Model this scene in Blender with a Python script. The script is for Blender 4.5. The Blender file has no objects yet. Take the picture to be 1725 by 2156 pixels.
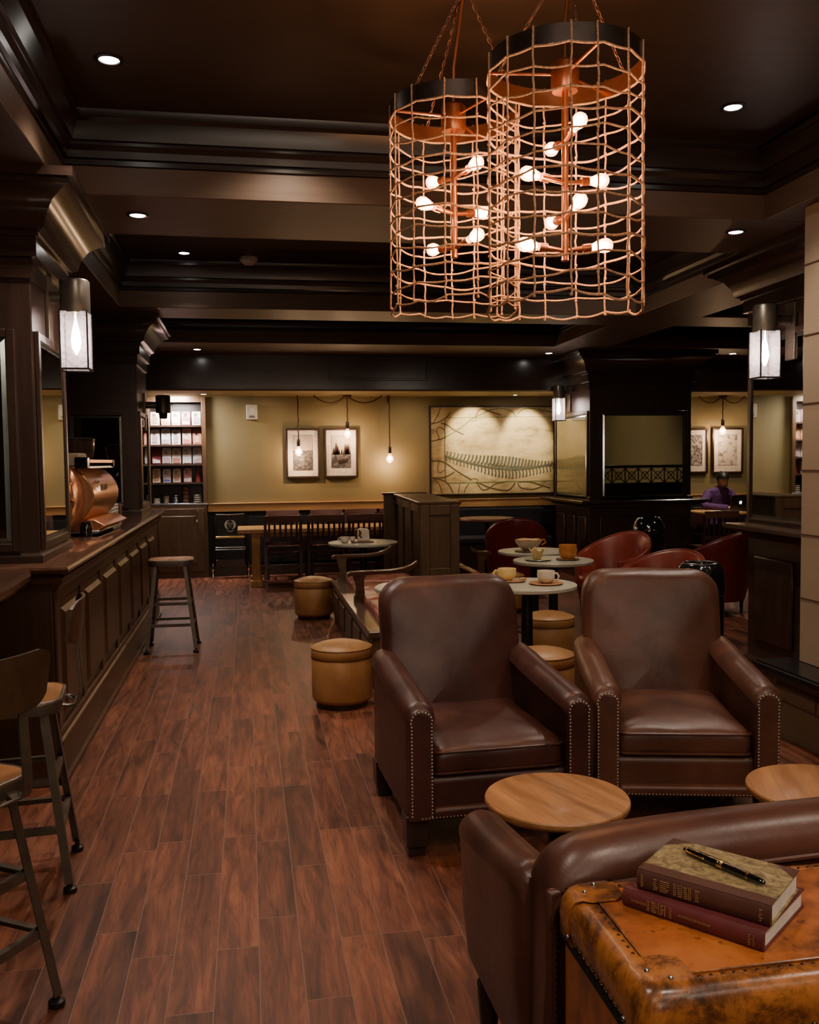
import bpy, math, random
from math import sin, cos, pi, radians, sqrt, atan2
from mathutils import Vector, Matrix, noise
random.seed(7)
scn = bpy.context.scene
COL = scn.collection

# ------------------------------------------------------------ materials
def newmat(name):
    m = bpy.data.materials.new(name); m.use_nodes = True
    nt = m.node_tree; nt.nodes.clear()
    out = nt.nodes.new('ShaderNodeOutputMaterial')
    b = nt.nodes.new('ShaderNodeBsdfPrincipled')
    nt.links.new(b.outputs[0], out.inputs[0])
    return m, nt, b, out
def N(nt, t, **k):
    n = nt.nodes.new(t)
    for a, v in k.items():
        if a.startswith('i_'): n.inputs[a[2:].replace('_', ' ')].default_value = v
        else: setattr(n, a, v)
    return n
def L(nt, a, b): nt.links.new(a, b)
def ramp(nt, stops, fac):
    r = nt.nodes.new('ShaderNodeValToRGB')
    e = r.color_ramp.elements
    while len(e) < len(stops): e.new(.5)
    for i, (p, c) in enumerate(stops):
        e[i].position = p; e[i].color = (*c, 1) if len(c) == 3 else c
    L(nt, fac, r.inputs[0]); return r
def coords(nt, scale=(1, 1, 1), rot=(0, 0, 0), loc=(0, 0, 0)):
    tc = nt.nodes.new('ShaderNodeTexCoord'); mp = nt.nodes.new('ShaderNodeMapping')
    mp.inputs['Scale'].default_value = scale; mp.inputs['Rotation'].default_value = rot
    mp.inputs['Location'].default_value = loc
    L(nt, tc.outputs['Object'], mp.inputs[0]); return mp.outputs[0]
def bump(nt, b, h, s=.2, d=.01):
    n = N(nt, 'ShaderNodeBump'); n.inputs['Strength'].default_value = s; n.inputs['Distance'].default_value = d
    L(nt, h, n.inputs['Height']); L(nt, n.outputs[0], b.inputs['Normal'])
def plain(name, c, rough=.5, metal=0, spec=.5, emit=None, es=0, coat=0):
    m, nt, b, o = newmat(name)
    v = coords(nt, (9, 9, 9)); n = N(nt, 'ShaderNodeTexNoise', i_Scale=2.0, i_Detail=3.0)
    L(nt, v, n.inputs['Vector'])
    r = ramp(nt, [(.3, tuple(x * .85 for x in c)), (.7, tuple(min(1, x * 1.1) for x in c))], n.outputs['Fac'])
    L(nt, r.outputs[0], b.inputs['Base Color'])
    b.inputs['Roughness'].default_value = rough; b.inputs['Metallic'].default_value = metal
    b.inputs['Specular IOR Level'].default_value = spec; b.inputs['Coat Weight'].default_value = coat
    if emit: b.inputs['Emission Color'].default_value = (*emit, 1); b.inputs['Emission Strength'].default_value = es
    return m
def woodm(name, c1, c2, rough=.4, axis='z', sc=1, spec=.5, coat=0, bs=.08):
    m, nt, b, o = newmat(name)
    s = {'z': (14, 14, 1.2), 'x': (1.2, 14, 14), 'y': (14, 1.2, 14)}[axis]
    v = coords(nt, tuple(k * sc for k in s))
    n = N(nt, 'ShaderNodeTexNoise', i_Scale=1.6, i_Detail=8.0, i_Roughness=.62, i_Distortion=.6)
    L(nt, v, n.inputs['Vector'])
    r = ramp(nt, [(.25, c1), (.5, tuple((a + d) / 2 for a, d in zip(c1, c2))), (.75, c2)], n.outputs['Fac'])
    L(nt, r.outputs[0], b.inputs['Base Color'])
    b.inputs['Roughness'].default_value = rough; b.inputs['Specular IOR Level'].default_value = spec
    b.inputs['Coat Weight'].default_value = coat; b.inputs['Coat Roughness'].default_value = .15
    bump(nt, b, n.outputs['Fac'], bs, .004)
    return m
def leatherm(name, c1, c2, rough=.38, cs=1.0, bs=.25, c3=None):
    m, nt, b, o = newmat(name)
    v = coords(nt)
    n = N(nt, 'ShaderNodeTexNoise', i_Scale=3.2 * cs, i_Detail=5.0, i_Roughness=.6, i_Distortion=.4); L(nt, v, n.inputs['Vector'])
    st = [(.3, c1), (.68, c2)]
    if c3: st.append((.8, c3))
    r = ramp(nt, st, n.outputs['Fac'])
    # fine creases
    n2 = N(nt, 'ShaderNodeTexNoise', i_Scale=9.0 * cs, i_Detail=6.0, i_Roughness=.7, i_Distortion=2.2); L(nt, v, n2.inputs['Vector'])
    vo = N(nt, 'ShaderNodeTexVoronoi', i_Scale=260.0 * cs); L(nt, v, vo.inputs['Vector'])
    L(nt, r.outputs[0], b.inputs['Base Color'])
    mr = N(nt, 'ShaderNodeMapRange'); L(nt, n2.outputs['Fac'], mr.inputs[0])
    mr.inputs[3].default_value = rough - .09; mr.inputs[4].default_value = rough + .12
    L(nt, mr.outputs[0], b.inputs['Roughness'])
    ad = N(nt, 'ShaderNodeMath', operation='MULTIPLY_ADD'); L(nt, vo.outputs[0], ad.inputs[0]); ad.inputs[1].default_value = .12
    L(nt, n2.outputs['Fac'], ad.inputs[2])
    bump(nt, b, ad.outputs[0], bs, .012)
    return m
def emitm(name, c, s):
    m, nt, b, o = newmat(name)
    v = coords(nt, (20, 20, 20)); n = N(nt, 'ShaderNodeTexNoise', i_Scale=1.0); L(nt, v, n.inputs['Vector'])
    b.inputs['Base Color'].default_value = (*c, 1); b.inputs['Emission Color'].default_value = (*c, 1)
    mr = N(nt, 'ShaderNodeMapRange'); L(nt, n.outputs['Fac'], mr.inputs[0]); mr.inputs[3].default_value = s * .9; mr.inputs[4].default_value = s * 1.1
    L(nt, mr.outputs[0], b.inputs['Emission Strength']); return m

M = {}
def floor_mat():
    m, nt, b, o = newmat('plank_floor')
    tc = nt.nodes.new('ShaderNodeTexCoord'); sx = nt.nodes.new('ShaderNodeSeparateXYZ'); L(nt, tc.outputs['Object'], sx.inputs[0])
    cx = nt.nodes.new('ShaderNodeCombineXYZ')
    a = N(nt, 'ShaderNodeMath', operation='SUBTRACT'); L(nt, sx.outputs[0], a.inputs[0]); a.inputs[1].default_value = .009 - 136 * .2
    a2 = N(nt, 'ShaderNodeMath', operation='ADD'); L(nt, sx.outputs[1], a2.inputs[0]); a2.inputs[1].default_value = 20
    L(nt, a2.outputs[0], cx.inputs[0]); L(nt, a.outputs[0], cx.inputs[1])
    br = N(nt, 'ShaderNodeTexBrick', offset=.37, offset_frequency=3, squash=.72, squash_frequency=4)
    br.inputs['Scale'].default_value = 1; br.inputs['Brick Width'].default_value = .92; br.inputs['Row Height'].default_value = .136
    br.inputs['Mortar Size'].default_value = .0016; br.inputs['Mortar Smooth'].default_value = .3
    br.inputs['Color1'].default_value = (0, 0, 0, 1); br.inputs['Color2'].default_value = (1, 1, 1, 1); br.inputs['Mortar'].default_value = (.5, .5, .5, 1)
    L(nt, cx.outputs[0], br.inputs['Vector'])
    # grain, offset per plank
    mp = N(nt, 'ShaderNodeMapping'); mp.inputs['Scale'].default_value = (19, 2.3, 1)
    L(nt, tc.outputs['Object'], mp.inputs[0])
    wn = N(nt, 'ShaderNodeTexWhiteNoise', noise_dimensions='3D'); L(nt, br.outputs['Color'], wn.inputs[0])
    va = N(nt, 'ShaderNodeVectorMath', operation='MULTIPLY_ADD'); L(nt, wn.outputs['Color'], va.inputs[0]); va.inputs[1].default_value = (7, 7, 7); L(nt, mp.outputs[0], va.inputs[2])
    n1 = N(nt, 'ShaderNodeTexNoise', i_Scale=1.0, i_Detail=9.0, i_Roughness=.68, i_Distortion=.9); L(nt, va.outputs[0], n1.inputs['Vector'])
    n2 = N(nt, 'ShaderNodeTexNoise', i_Scale=1.7, i_Detail=4.0, i_Roughness=.6, i_Distortion=.9); L(nt, va.outputs[0], n2.inputs['Vector'])
    n2.inputs['Scale'].default_value = .35
    r1 = ramp(nt, [(.28, (.030, .014, .010)), (.42, (.105, .034, .019)), (.56, (.180, .060, .031)), (.75, (.27, .102, .052))], n1.outputs['Fac'])
    r2 = ramp(nt, [(.3, (.52, .5, .52)), (.62, (1.12, 1.08, 1.05))], n2.outputs['Fac'])
    r3 = ramp(nt, [(0, (.74, .70, .68)), (1, (1.22, 1.2, 1.15))], br.outputs['Color'])
    m1 = N(nt, 'ShaderNodeMix', data_type='RGBA', blend_type='MULTIPLY'); m1.inputs[0].default_value = 1
    L(nt, r1.outputs[0], m1.inputs[6]); L(nt, r2.outputs[0], m1.inputs[7])
    m2 = N(nt, 'ShaderNodeMix', data_type='RGBA', blend_type='MULTIPLY'); m2.inputs[0].default_value = 1
    L(nt, m1.outputs[2], m2.inputs[6]); L(nt, r3.outputs[0], m2.inputs[7])
    mpf = N(nt, 'ShaderNodeMapping'); mpf.inputs['Scale'].default_value = (110, 5, 1); L(nt, tc.outputs['Object'], mpf.inputs[0])
    nf = N(nt, 'ShaderNodeTexNoise', i_Scale=1.0, i_Detail=6.0, i_Roughness=.75, i_Distortion=1.2); L(nt, mpf.outputs[0], nf.inputs['Vector'])
    rf = ramp(nt, [(.30, (.45, .42, .42)), (.46, (.98, .98, .98)), (.7, (1.25, 1.2, 1.15))], nf.outputs['Fac'])
    m2b = N(nt, 'ShaderNodeMix', data_type='RGBA', blend_type='MULTIPLY'); m2b.inputs[0].default_value = .8
    L(nt, m2.outputs[2], m2b.inputs[6]); L(nt, rf.outputs[0], m2b.inputs[7]); m2 = m2b
    m3 = N(nt, 'ShaderNodeMix', data_type='RGBA'); L(nt, br.outputs['Fac'], m3.inputs[0]); L(nt, m2.outputs[2], m3.inputs[6])
    m3.inputs[7].default_value = (.20, .115, .085, 1)
    L(nt, m3.outputs[2], b.inputs['Base Color'])
    mr = N(nt, 'ShaderNodeMapRange'); L(nt, n1.outputs['Fac'], mr.inputs[0]); mr.inputs[3].default_value = .34; mr.inputs[4].default_value = .56
    L(nt, mr.outputs[0], b.inputs['Roughness']); b.inputs['Specular IOR Level'].default_value = .45
    sb = N(nt, 'ShaderNodeMath', operation='SUBTRACT'); L(nt, n1.outputs['Fac'], sb.inputs[0]); L(nt, br.outputs['Fac'], sb.inputs[1])
    bump(nt, b, sb.outputs[0], .16, .006)
    return m
M['floor'] = floor_mat()
def wall_mat(name, c):
    m, nt, b, o = newmat(name)
    v = coords(nt); n = N(nt, 'ShaderNodeTexNoise', i_Scale=1.2, i_Detail=4.0); L(nt, v, n.inputs['Vector'])
    r = ramp(nt, [(.3, tuple(x * .9 for x in c)), (.7, tuple(x * 1.08 for x in c))], n.outputs['Fac']); L(nt, r.outputs[0], b.inputs['Base Color'])
    b.inputs['Roughness'].default_value = .75
    n2 = N(nt, 'ShaderNodeTexNoise', i_Scale=160.0, i_Detail=2.0); L(nt, v, n2.inputs['Vector']); bump(nt, b, n2.outputs['Fac'], .12, .003)
    return m
M['olive'] = wall_mat('olive_paint', (.240, .186, .080))
M['ceil'] = woodm('dark_ceiling_paint', (.040, .025, .017), (.056, .036, .025), .42, 'x', .5, bs=.03)
M['beam'] = woodm('dark_beam_stain', (.090, .056, .038), (.125, .080, .055), .46, 'x', 1.5, spec=.3, bs=.05)
M['beamy'] = woodm('dark_beam_stain_long', (.090, .056, .038), (.125, .080, .055), .46, 'y', 1.5, spec=.3, bs=.05)
M['crown'] = woodm('near_black_moulding', (.014, .008, .006), (.028, .015, .011), .30, 'x', 1, bs=.04)
M['ebony'] = woodm('near_black_wood', (.026, .014, .010), (.052, .027, .019), .30, 'z', 1, bs=.05)
M['ebonyx'] = woodm('near_black_wood_flat', (.028, .016, .012), (.055, .030, .022), .22, 'x', 1, coat=.3, bs=.03)
M['barwood'] = woodm('bar_front_wood', (.040, .018, .009), (.082, .038, .018), .36, 'z', 1, bs=.05)
M['bartop'] = woodm('bar_worktop_wood', (.060, .027, .017), (.105, .050, .032), .14, 'y', 1, coat=.5, bs=.02)
M['boothwood'] = woodm('booth_wood', (.055, .028, .013), (.125, .066, .030), .40, 'z', 1, bs=.06)
M['armwood'] = woodm('bench_arm_wood', (.040, .019, .011), (.100, .050, .026), .22, 'x', 1, coat=.3, bs=.03)
M['chairwood'] = woodm('mahogany_chair_wood', (.030, .009, .008), (.062, .020, .016), .26, 'x', 1, coat=.25, bs=.02)
M['chairwood_l'] = woodm('mahogany_top_rail', (.10, .040, .032), (.165, .075, .06), .32, 'x', 1, bs=.02)
M['yellow'] = woodm('honey_wood', (.38, .19, .06), (.54, .29, .105), .38, 'x', 1, bs=.03)
M['yellowz'] = woodm('honey_wood_leg', (.40, .20, .045), (.58, .31, .085), .38, 'z', 1, bs=.03)
M['toptbl'] = woodm('caramel_tabletop_wood', (.16, .060, .018), (.62, .30, .115), .38, 'y', .6, coat=.1, bs=.02)
M['stoolseat'] = woodm('stool_seat_wood', (.28, .12, .045), (.46, .215, .085), .34, 'y', .7, coat=.1, bs=.02)
M['stoolmetal'] = plain('dark_bronze_metal', (.13, .105, .082), .36, .6)
M['stoolback'] = woodm('dark_plywood_back', (.045, .026, .014), (.085, .050, .028), .34, 'x', 1, bs=.02)
M['leather'] = leatherm('oxblood_leather', (.034, .010, .008), (.080, .027, .019), .37, 1, .11, (.145, .055, .035))
M['leather2'] = leatherm('brown_club_leather', (.052, .018, .011), (.140, .054, .032), .37, .9, .12, (.185, .08, .048))
M['sofal'] = leatherm('dark_sofa_leather', (.045, .016, .011), (.108, .040, .027), .33, .8, .07, (.165, .06, .03))
M['tan'] = leatherm('tan_ottoman_leather', (.25, .115, .038), (.44, .215, .08), .38, .8, .14)
M['red'] = leatherm('red_tub_chair_leather', (.15, .019, .013), (.33, .06, .036), .32, .8, .12)
M['darkred'] = leatherm('dark_red_leather', (.080, .006, .007), (.160, .018, .018), .34, .8, .12)
M['benchl'] = leatherm('burgundy_seat_leather', (.17, .04, .028), (.38, .12, .08), .27, 1.2, .2)
M['nail'] = plain('antique_nail_metal', (.60, .53, .46), .35, .35)
M['darknail'] = plain('dark_nail_metal', (.10, .07, .05), .30, 1)
M['marble'] = plain('grey_stone_top', (.40, .37, .285), .33)
M['pedestal'] = plain('black_iron', (.022, .018, .016), .38, .4)
M['white'] = plain('white_ceramic', (.72, .62, .50), .25)
M['cream'] = plain('cream_ceramic', (.66, .52, .36), .3)
M['amber'] = plain('amber_drink', (.40, .155, .045), .18, emit=(.5, .15, .02), es=.05)
M['amberlite'] = plain('pale_amber_glass', (.70, .48, .18), .15, emit=(.6, .35, .1), es=.05)
M['foam'] = plain('milk_foam', (.78, .58, .38), .6)
M['saucer'] = woodm('wooden_saucer', (.30, .115, .035), (.50, .23, .08), .4, 'x', 2)
M['darksaucer'] = woodm('dark_wood_saucer', (.11, .04, .02), (.19, .075, .04), .4, 'x', 2)
M['stone'] = wall_mat('limestone_cladding', (.40, .30, .205))
M['stone2'] = wall_mat('tan_hearth_tile', (.145, .095, .055))
M['slate'] = plain('black_slate', (.010, .010, .011), .24)
M['black'] = plain('black_gloss_metal', (.008, .008, .008), .12, .0, coat=.6)
M['blackm'] = plain('black_matt', (.010, .009, .008), .5)
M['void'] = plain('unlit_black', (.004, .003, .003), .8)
M['chrome'] = plain('chrome', (.8, .78, .75), .1, 1)
M['steel'] = plain('brushed_steel', (.55, .55, .56), .25, 1)
M['gold'] = plain('gold_trim', (.78, .52, .20), .22, 1)
M['goldfoil'] = plain('faded_gold_foil', (.36, .21, .09), .45, .4)
M['grout'] = plain('dark_grout', (.10, .045, .028), .8)
M['purple'] = plain('purple_shirt_cloth', (.085, .028, .115), .8)
M['skin'] = plain('skin', (.50, .27, .18), .5)
M['hair'] = plain('black_hair', (.010, .007, .006), .5)
M['denim'] = plain('dark_trousers', (.014, .014, .02), .8)
M['paper'] = plain('white_paper', (.70, .66, .58), .7)
M['laptop'] = plain('dark_laptop_lid', (.055, .045, .045), .35, .5)
M['logo'] = emitm('glowing_emblem', (.95, .95, 1.0), 1.6)
M['plastic'] = plain('ivory_plastic', (.60, .56, .44), .4)
M['mat'] = plain('picture_mount_board', (.72, .64, .55), .8)
M['frame'] = plain('dark_brown_frame', (.030, .014, .009), .35)
M['cord'] = plain('brown_cloth_cord', (.075, .022, .014), .7)
M['bulb'] = emitm('bulb_glow', (1.0, .50, .22), 120)
M['bulbw'] = emitm('pendant_bulb_glow', (1.0, .70, .42), 30)
M['down'] = emitm('downlight_lens_glow', (1.0, .93, .84), 30)
M['sbulb'] = emitm('sconce_bulb_glow', (1.0, .80, .72), 40)
M['copperframe'] = plain('copper_fixture', (.62, .25, .13), .30, .9)
M['bandmetal'] = plain('dark_steel_band', (.20, .16, .145), .34, .9)
M['chain'] = plain('dark_chain', (.30, .15, .10), .45, .5)
M['burg'] = plain('burgundy_book_cloth', (.115, .020, .022), .55)
M['brownbook'] = plain('brown_book_leather', (.080, .030, .022), .42)
M['blackbakelite'] = plain('black_resin', (.006, .006, .006), .10, coat=.8)

def rope_mat():
    m, nt, b, o = newmat('twisted_rope'); v = coords(nt, (1, 1, 1))
    n = N(nt, 'ShaderNodeTexNoise', i_Scale=120.0, i_Detail=3.0); L(nt, v, n.inputs['Vector'])
    r = ramp(nt, [(.3, (.50, .25, .13)), (.7, (.92, .56, .34))], n.outputs['Fac']); L(nt, r.outputs[0], b.inputs['Base Color'])
    b.inputs['Roughness'].default_value = .75; bump(nt, b, n.outputs['Fac'], .8, .004); return m
M['rope'] = rope_mat()
def copper_mat():
    m, nt, b, o = newmat('polished_copper'); v = coords(nt, (1, .4, 1))
    n = N(nt, 'ShaderNodeTexNoise', i_Scale=3.0, i_Detail=3.0); L(nt, v, n.inputs['Vector'])
    r = ramp(nt, [(.3, (.62, .25, .11)), (.7, (.86, .44, .24))], n.outputs['Fac']); L(nt, r.outputs[0], b.inputs['Base Color'])
    b.inputs['Roughness'].default_value = .26; b.inputs['Metallic'].default_value = .85; return m
M['copper'] = copper_mat()
def mirror_mat(name, c, rough):
    m, nt, b, o = newmat(name); v = coords(nt, (1, 1, 1)); n = N(nt, 'ShaderNodeTexNoise', i_Scale=1.0); L(nt, v, n.inputs['Vector'])
    r = ramp(nt, [(.3, tuple(x * .97 for x in c)), (.7, c)], n.outputs['Fac']); L(nt, r.outputs[0], b.inputs['Base Color'])
    b.inputs['Metallic'].default_value = 1; b.inputs['Roughness'].default_value = rough; return m
M['olive_reflection'] = plain('painted_olive_reflection', (.30, .245, .09), .12, coat=.4)  # plain olive colour painted in place of a mirror's reflection of the wall
M['mirror'] = mirror_mat('mirror_glass', (.66, .68, .62), .02)
M['bevel'] = plain('bevelled_mirror_edge', (.42, .50, .47), .14, .9)
def glass_thin(name, c, mix=.75, es=0, ec=(1, 1, 1), rough=.1):
    m, nt, b, o = newmat(name)
    v = coords(nt, (1, 1, 1)); n = N(nt, 'ShaderNodeTexNoise', i_Scale=18.0, i_Detail=4.0, i_Distortion=2.5); L(nt, v, n.inputs['Vector'])
    b.inputs['Base Color'].default_value = (*c, 1); b.inputs['Roughness'].default_value = rough
    if es:
        r = ramp(nt, [(.40, tuple(x * .22 * es for x in ec)), (.58, tuple(x * es for x in ec))], n.outputs['Fac'])
        L(nt, r.outputs[0], b.inputs['Emission Color']); b.inputs['Emission Strength'].default_value = 1
    t = N(nt, 'ShaderNodeBsdfTransparent'); mx = N(nt, 'ShaderNodeMixShader'); mx.inputs[0].default_value = 1 - mix
    L(nt, t.outputs[0], mx.inputs[1]); L(nt, b.outputs[0], mx.inputs[2]); L(nt, mx.outputs[0], o.inputs[0]); return m
M['bulbglass'] = glass_thin('clear_bulb_glass', (.9, .6, .4), .72, 1.6, (1, .5, .24))
M['sconceglass'] = glass_thin('water_glass', (.6, .52, .52), .42, .62, (1, .78, .76), .2)
M['hopperglass'] = glass_thin('smoked_hopper', (.10, .05, .035), .35)
def trunk_mat():
    m, nt, b, o = newmat('worn_trunk_leather'); v = coords(nt)
    n = N(nt, 'ShaderNodeTexNoise', i_Scale=7.0, i_Detail=7.0, i_Roughness=.68, i_Distortion=.3); L(nt, v, n.inputs['Vector'])
    n2 = N(nt, 'ShaderNodeTexNoise', i_Scale=32.0, i_Detail=5.0, i_Roughness=.7); L(nt, v, n2.inputs['Vector'])
    r = ramp(nt, [(.32, (.055, .020, .008)), (.42, (.22, .062, .015)), (.53, (.38, .105, .022)), (.70, (.48, .155, .038))], n.outputs['Fac'])
    r2 = ramp(nt, [(.30, (.28, .2, .18)), (.40, (1, 1, 1))], n2.outputs['Fac'])
    mx = N(nt, 'ShaderNodeMix', data_type='RGBA', blend_type='MULTIPLY'); mx.inputs[0].default_value = .85
    L(nt, r.outputs[0], mx.inputs[6]); L(nt, r2.outputs[0], mx.inputs[7]); L(nt, mx.outputs[2], b.inputs['Base Color'])
    b.inputs['Roughness'].default_value = .32; bump(nt, b, n2.outputs['Fac'], .22, .003); return m
M['trunk'] = trunk_mat()
def trunk2():
    m, nt, b, o = newmat('dark_trunk_edging'); v = coords(nt)
    n = N(nt, 'ShaderNodeTexNoise', i_Scale=11.0, i_Detail=7.0, i_Roughness=.72, i_Distortion=.3); L(nt, v, n.inputs['Vector'])
    r = ramp(nt, [(.36, (.05, .020, .009)), (.46, (.15, .052, .016)), (.56, (.36, .125, .03)), (.7, (.44, .17, .045))], n.outputs['Fac']); L(nt, r.outputs[0], b.inputs['Base Color'])
    b.inputs['Roughness'].default_value = .26; bump(nt, b, n.outputs['Fac'], .2, .004); return m
M['trunk2'] = trunk2()
def marbled():
    m, nt, b, o = newmat('marbled_book_paper'); v = coords(nt)
    n = N(nt, 'ShaderNodeTexNoise', i_Scale=34.0, i_Detail=6.0, i_Roughness=.65, i_Distortion=2.0); L(nt, v, n.inputs['Vector'])
    r = ramp(nt, [(.30, (.075, .060, .035)), (.45, (.19, .135, .065)), (.55, (.30, .22, .10)), (.7, (.42, .31, .15))], n.outputs['Fac']); L(nt, r.outputs[0], b.inputs['Base Color'])
    b.inputs['Roughness'].default_value = .45; return m
M['marbled'] = marbled()
def canvas():
    m, nt, b, o = newmat('parchment_canvas'); v = coords(nt, (1, 1, 2.2))
    n = N(nt, 'ShaderNodeTexNoise', i_Scale=2.4, i_Detail=8.0, i_Roughness=.65); L(nt, v, n.inputs['Vector'])
    r = ramp(nt, [(.34, (.30, .21, .09)), (.46, (.56, .40, .18)), (.6, (.72, .54, .27))], n.outputs['Fac']); L(nt, r.outputs[0], b.inputs['Base Color'])
    b.inputs['Roughness'].default_value = .8; return m
M['canvas'] = canvas()
def photo_mat(name, seed, lo=.35, hi=.6, sc=9):
    m, nt, b, o = newmat(name); v = coords(nt, (1, 1, 1), loc=(seed, 0, seed))
    n = N(nt, 'ShaderNodeTexNoise', i_Scale=sc, i_Detail=9.0, i_Roughness=.7); L(nt, v, n.inputs['Vector'])
    r = ramp(nt, [(lo, (.03, .028, .03)), ((lo + hi) / 2, (.18, .16, .15)), (hi, (.52, .47, .42))], n.outputs['Fac']); L(nt, r.outputs[0], b.inputs['Base Color'])
    b.inputs['Roughness'].default_value = .6; return m
M['haze'] = plain('pale_grey_photo_sky', (.44, .37, .31), .7)
def package_mat(i):
    rr = random.Random(i); c = rr.choice([(.85, .75, .68), (.80, .66, .55), (.74, .55, .42), (.55, .22, .13), (.85, .80, .82)])
    c2 = rr.choice([(.42, .10, .06), (.62, .28, .16), (.25, .20, .35), (.30, .12, .08)])
    m, nt, b, o = newmat('printed_package'); v = coords(nt, (1, 1, 1), loc=(i * 3.1, 0, i))
    n = N(nt, 'ShaderNodeTexNoise', i_Scale=9.0, i_Detail=2.0); L(nt, v, n.inputs['Vector'])
    r = ramp(nt, [(.52, c), (.56, c2)], n.outputs['Fac']); L(nt, r.outputs[0], b.inputs['Base Color']); b.inputs['Roughness'].default_value = .35
    return m

# ------------------------------------------------------------ mesh builder
class MB:
    def __init__(s): s.v = []; s.f = []
    def add(s, vs, fs):
        o = len(s.v); s.v += [tuple(v) for v in vs]; s.f += [tuple(i + o for i in f) for f in fs]; return s
    def mark(s): return len(s.v)
    def xf(s, M4, a=0, b=None):
        b = len(s.v) if b is None else b
        for i in range(a, b): s.v[i] = tuple(M4 @ Vector(s.v[i]))
        return s
    def box(s, x0, x1, y0, y1, z0, z1):
        return s.add([(x0, y0, z0), (x1, y0, z0), (x1, y1, z0), (x0, y1, z0), (x0, y0, z1), (x1, y0, z1), (x1, y1, z1), (x0, y1, z1)],
                     [(0, 3, 2, 1), (4, 5, 6, 7), (0, 1, 5, 4), (1, 2, 6, 5), (2, 3, 7, 6), (3, 0, 4, 7)])
    def loft(s, rings, cap=True, closed=True, loop=False):
        n = len(rings[0]); o = len(s.v); fs = []
        for r in rings: s.v += [tuple(p) for p in r]
        m = len(rings)
        for i in range(m if loop else m - 1):
            i2 = (i + 1) % m
            for j in range(n if closed else n - 1):
                j2 = (j + 1) % n; fs.append((o + i * n + j, o + i * n + j2, o + i2 * n + j2, o + i2 * n + j))
        if cap and not loop:
            fs.append(tuple(o + j for j in range(n))[::-1]); fs.append(tuple(o + (m - 1) * n + j for j in range(n)))
        s.f += fs; return s
    def tube(s, pts, r, n=8, closed=False, cap=True, flat=1.0):
        pts = [Vector(p) for p in pts]; m = len(pts); rings = []; up = None
        for i, p in enumerate(pts):
            if closed: t = pts[(i + 1) % m] - pts[i - 1]
            else: t = pts[min(i + 1, m - 1)] - pts[max(i - 1, 0)]
            if t.length < 1e-9: t = Vector((0, 0, 1))
            t.normalize()
            if up is None: up = Vector((0, 0, 1)) if abs(t.z) < .9 else Vector((1, 0, 0))
            x = up - t * up.dot(t)
            if x.length < 1e-6: x = Vector((1, 0, 0)) - t * t.x
            x.normalize(); y = t.cross(x); up = x
            rr = r[i] if isinstance(r, (list, tuple)) else r
            rings.append([p + x * (cos(2 * pi * k / n) * rr) + y * (sin(2 * pi * k / n) * rr * flat) for k in range(n)])
        return s.loft(rings, cap, True, closed)
    def cyl(s, p0, p1, r0, r1=None, n=16):
        return s.tube([p0, p1], [r0, r0 if r1 is None else r1], n)
    def lathe(s, prof, n=28, c=(0, 0, 0), cap=True):
        return s.loft([[(c[0] + r * cos(2 * pi * k / n), c[1] + r * sin(2 * pi * k / n), c[2] + z) for k in range(n)] for r, z in prof], cap)
    def prism(s, pts, a0, a1, axis='y'):
        f = {'y': lambda p, a: (p[0], a, p[1]), 'x': lambda p, a: (a, p[0], p[1]), 'z': lambda p, a: (p[0], p[1], a)}[axis]
        return s.loft([[f(p, a0) for p in pts], [f(p, a1) for p in pts]])
    def sphere(s, c, r, n=10, sc=(1, 1, 1)):
        m = max(4, n // 2 + 1)
        return s.loft([[(c[0] + sc[0] * r * sin(a) * cos(2 * pi * k / n), c[1] + sc[1] * r * sin(a) * sin(2 * pi * k / n), c[2] - sc[2] * r * cos(a)) for k in range(n)]
                       for a in [max(.02, min(pi - .02, pi * i / m)) for i in range(m + 1)]])
    def pillow(s, outline, t, rnd, bulge=.0, back=True, rings=4):
        """outline in XZ, thickness along Y from -t/2 (front) to t/2"""
        n = len(outline); cx = sum(p[0] for p in outline) / n; cz = sum(p[1] for p in outline) / n
        hw = max(abs(p[0] - cx) for p in outline); hh = max(abs(p[1] - cz) for p in outline)
        def ring(inset, y):
            return [(cx + (p[0] - cx) * (1 - inset / hw), y, cz + (p[1] - cz) * (1 - inset / hh)) for p in outline]
        R = []
        inner = [.2, .45, .7, .9]
        for q in inner: R.append([(cx + (p[0] - cx) * q * (1 - rnd / hw), -t / 2 - bulge * (1 - q * q), cz + (p[1] - cz) * q * (1 - rnd / hh)) for p in outline])
        for i in range(rings + 1):
            a = pi / 2 * i / rings; R.append(ring(rnd * (1 - sin(a)), -t / 2 + rnd * (1 - cos(a))))
        for i in range(rings + 1):
            a = pi / 2 * i / rings; R.append(ring(rnd * (1 - cos(a)), t / 2 - rnd * (1 - sin(a))))
        for q in inner[::-1]: R.append([(cx + (p[0] - cx) * q * (1 - rnd / hw), t / 2 + bulge * (1 - q * q) * (1 if back else 0), cz + (p[1] - cz) * q * (1 - rnd / hh)) for p in outline])
        return s.loft(R)
    def rectmold(s, x0, x1, y0, y1, prof, cap=True):
        """rectangle swept with (offset outwards, z) profile"""
        return s.loft([[(x0 - o, y0 - o, z), (x1 + o, y0 - o, z), (x1 + o, y1 + o, z), (x0 - o, y1 + o, z)] for o, z in prof], cap)
    def wob(s, amp, sc, a=0, seed=0):
        for i in range(a, len(s.v)):
            p = Vector(s.v[i]); d = noise.noise_vector(p * sc + Vector((seed, seed, 0))) * amp; s.v[i] = tuple(p + d)
        return s
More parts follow.
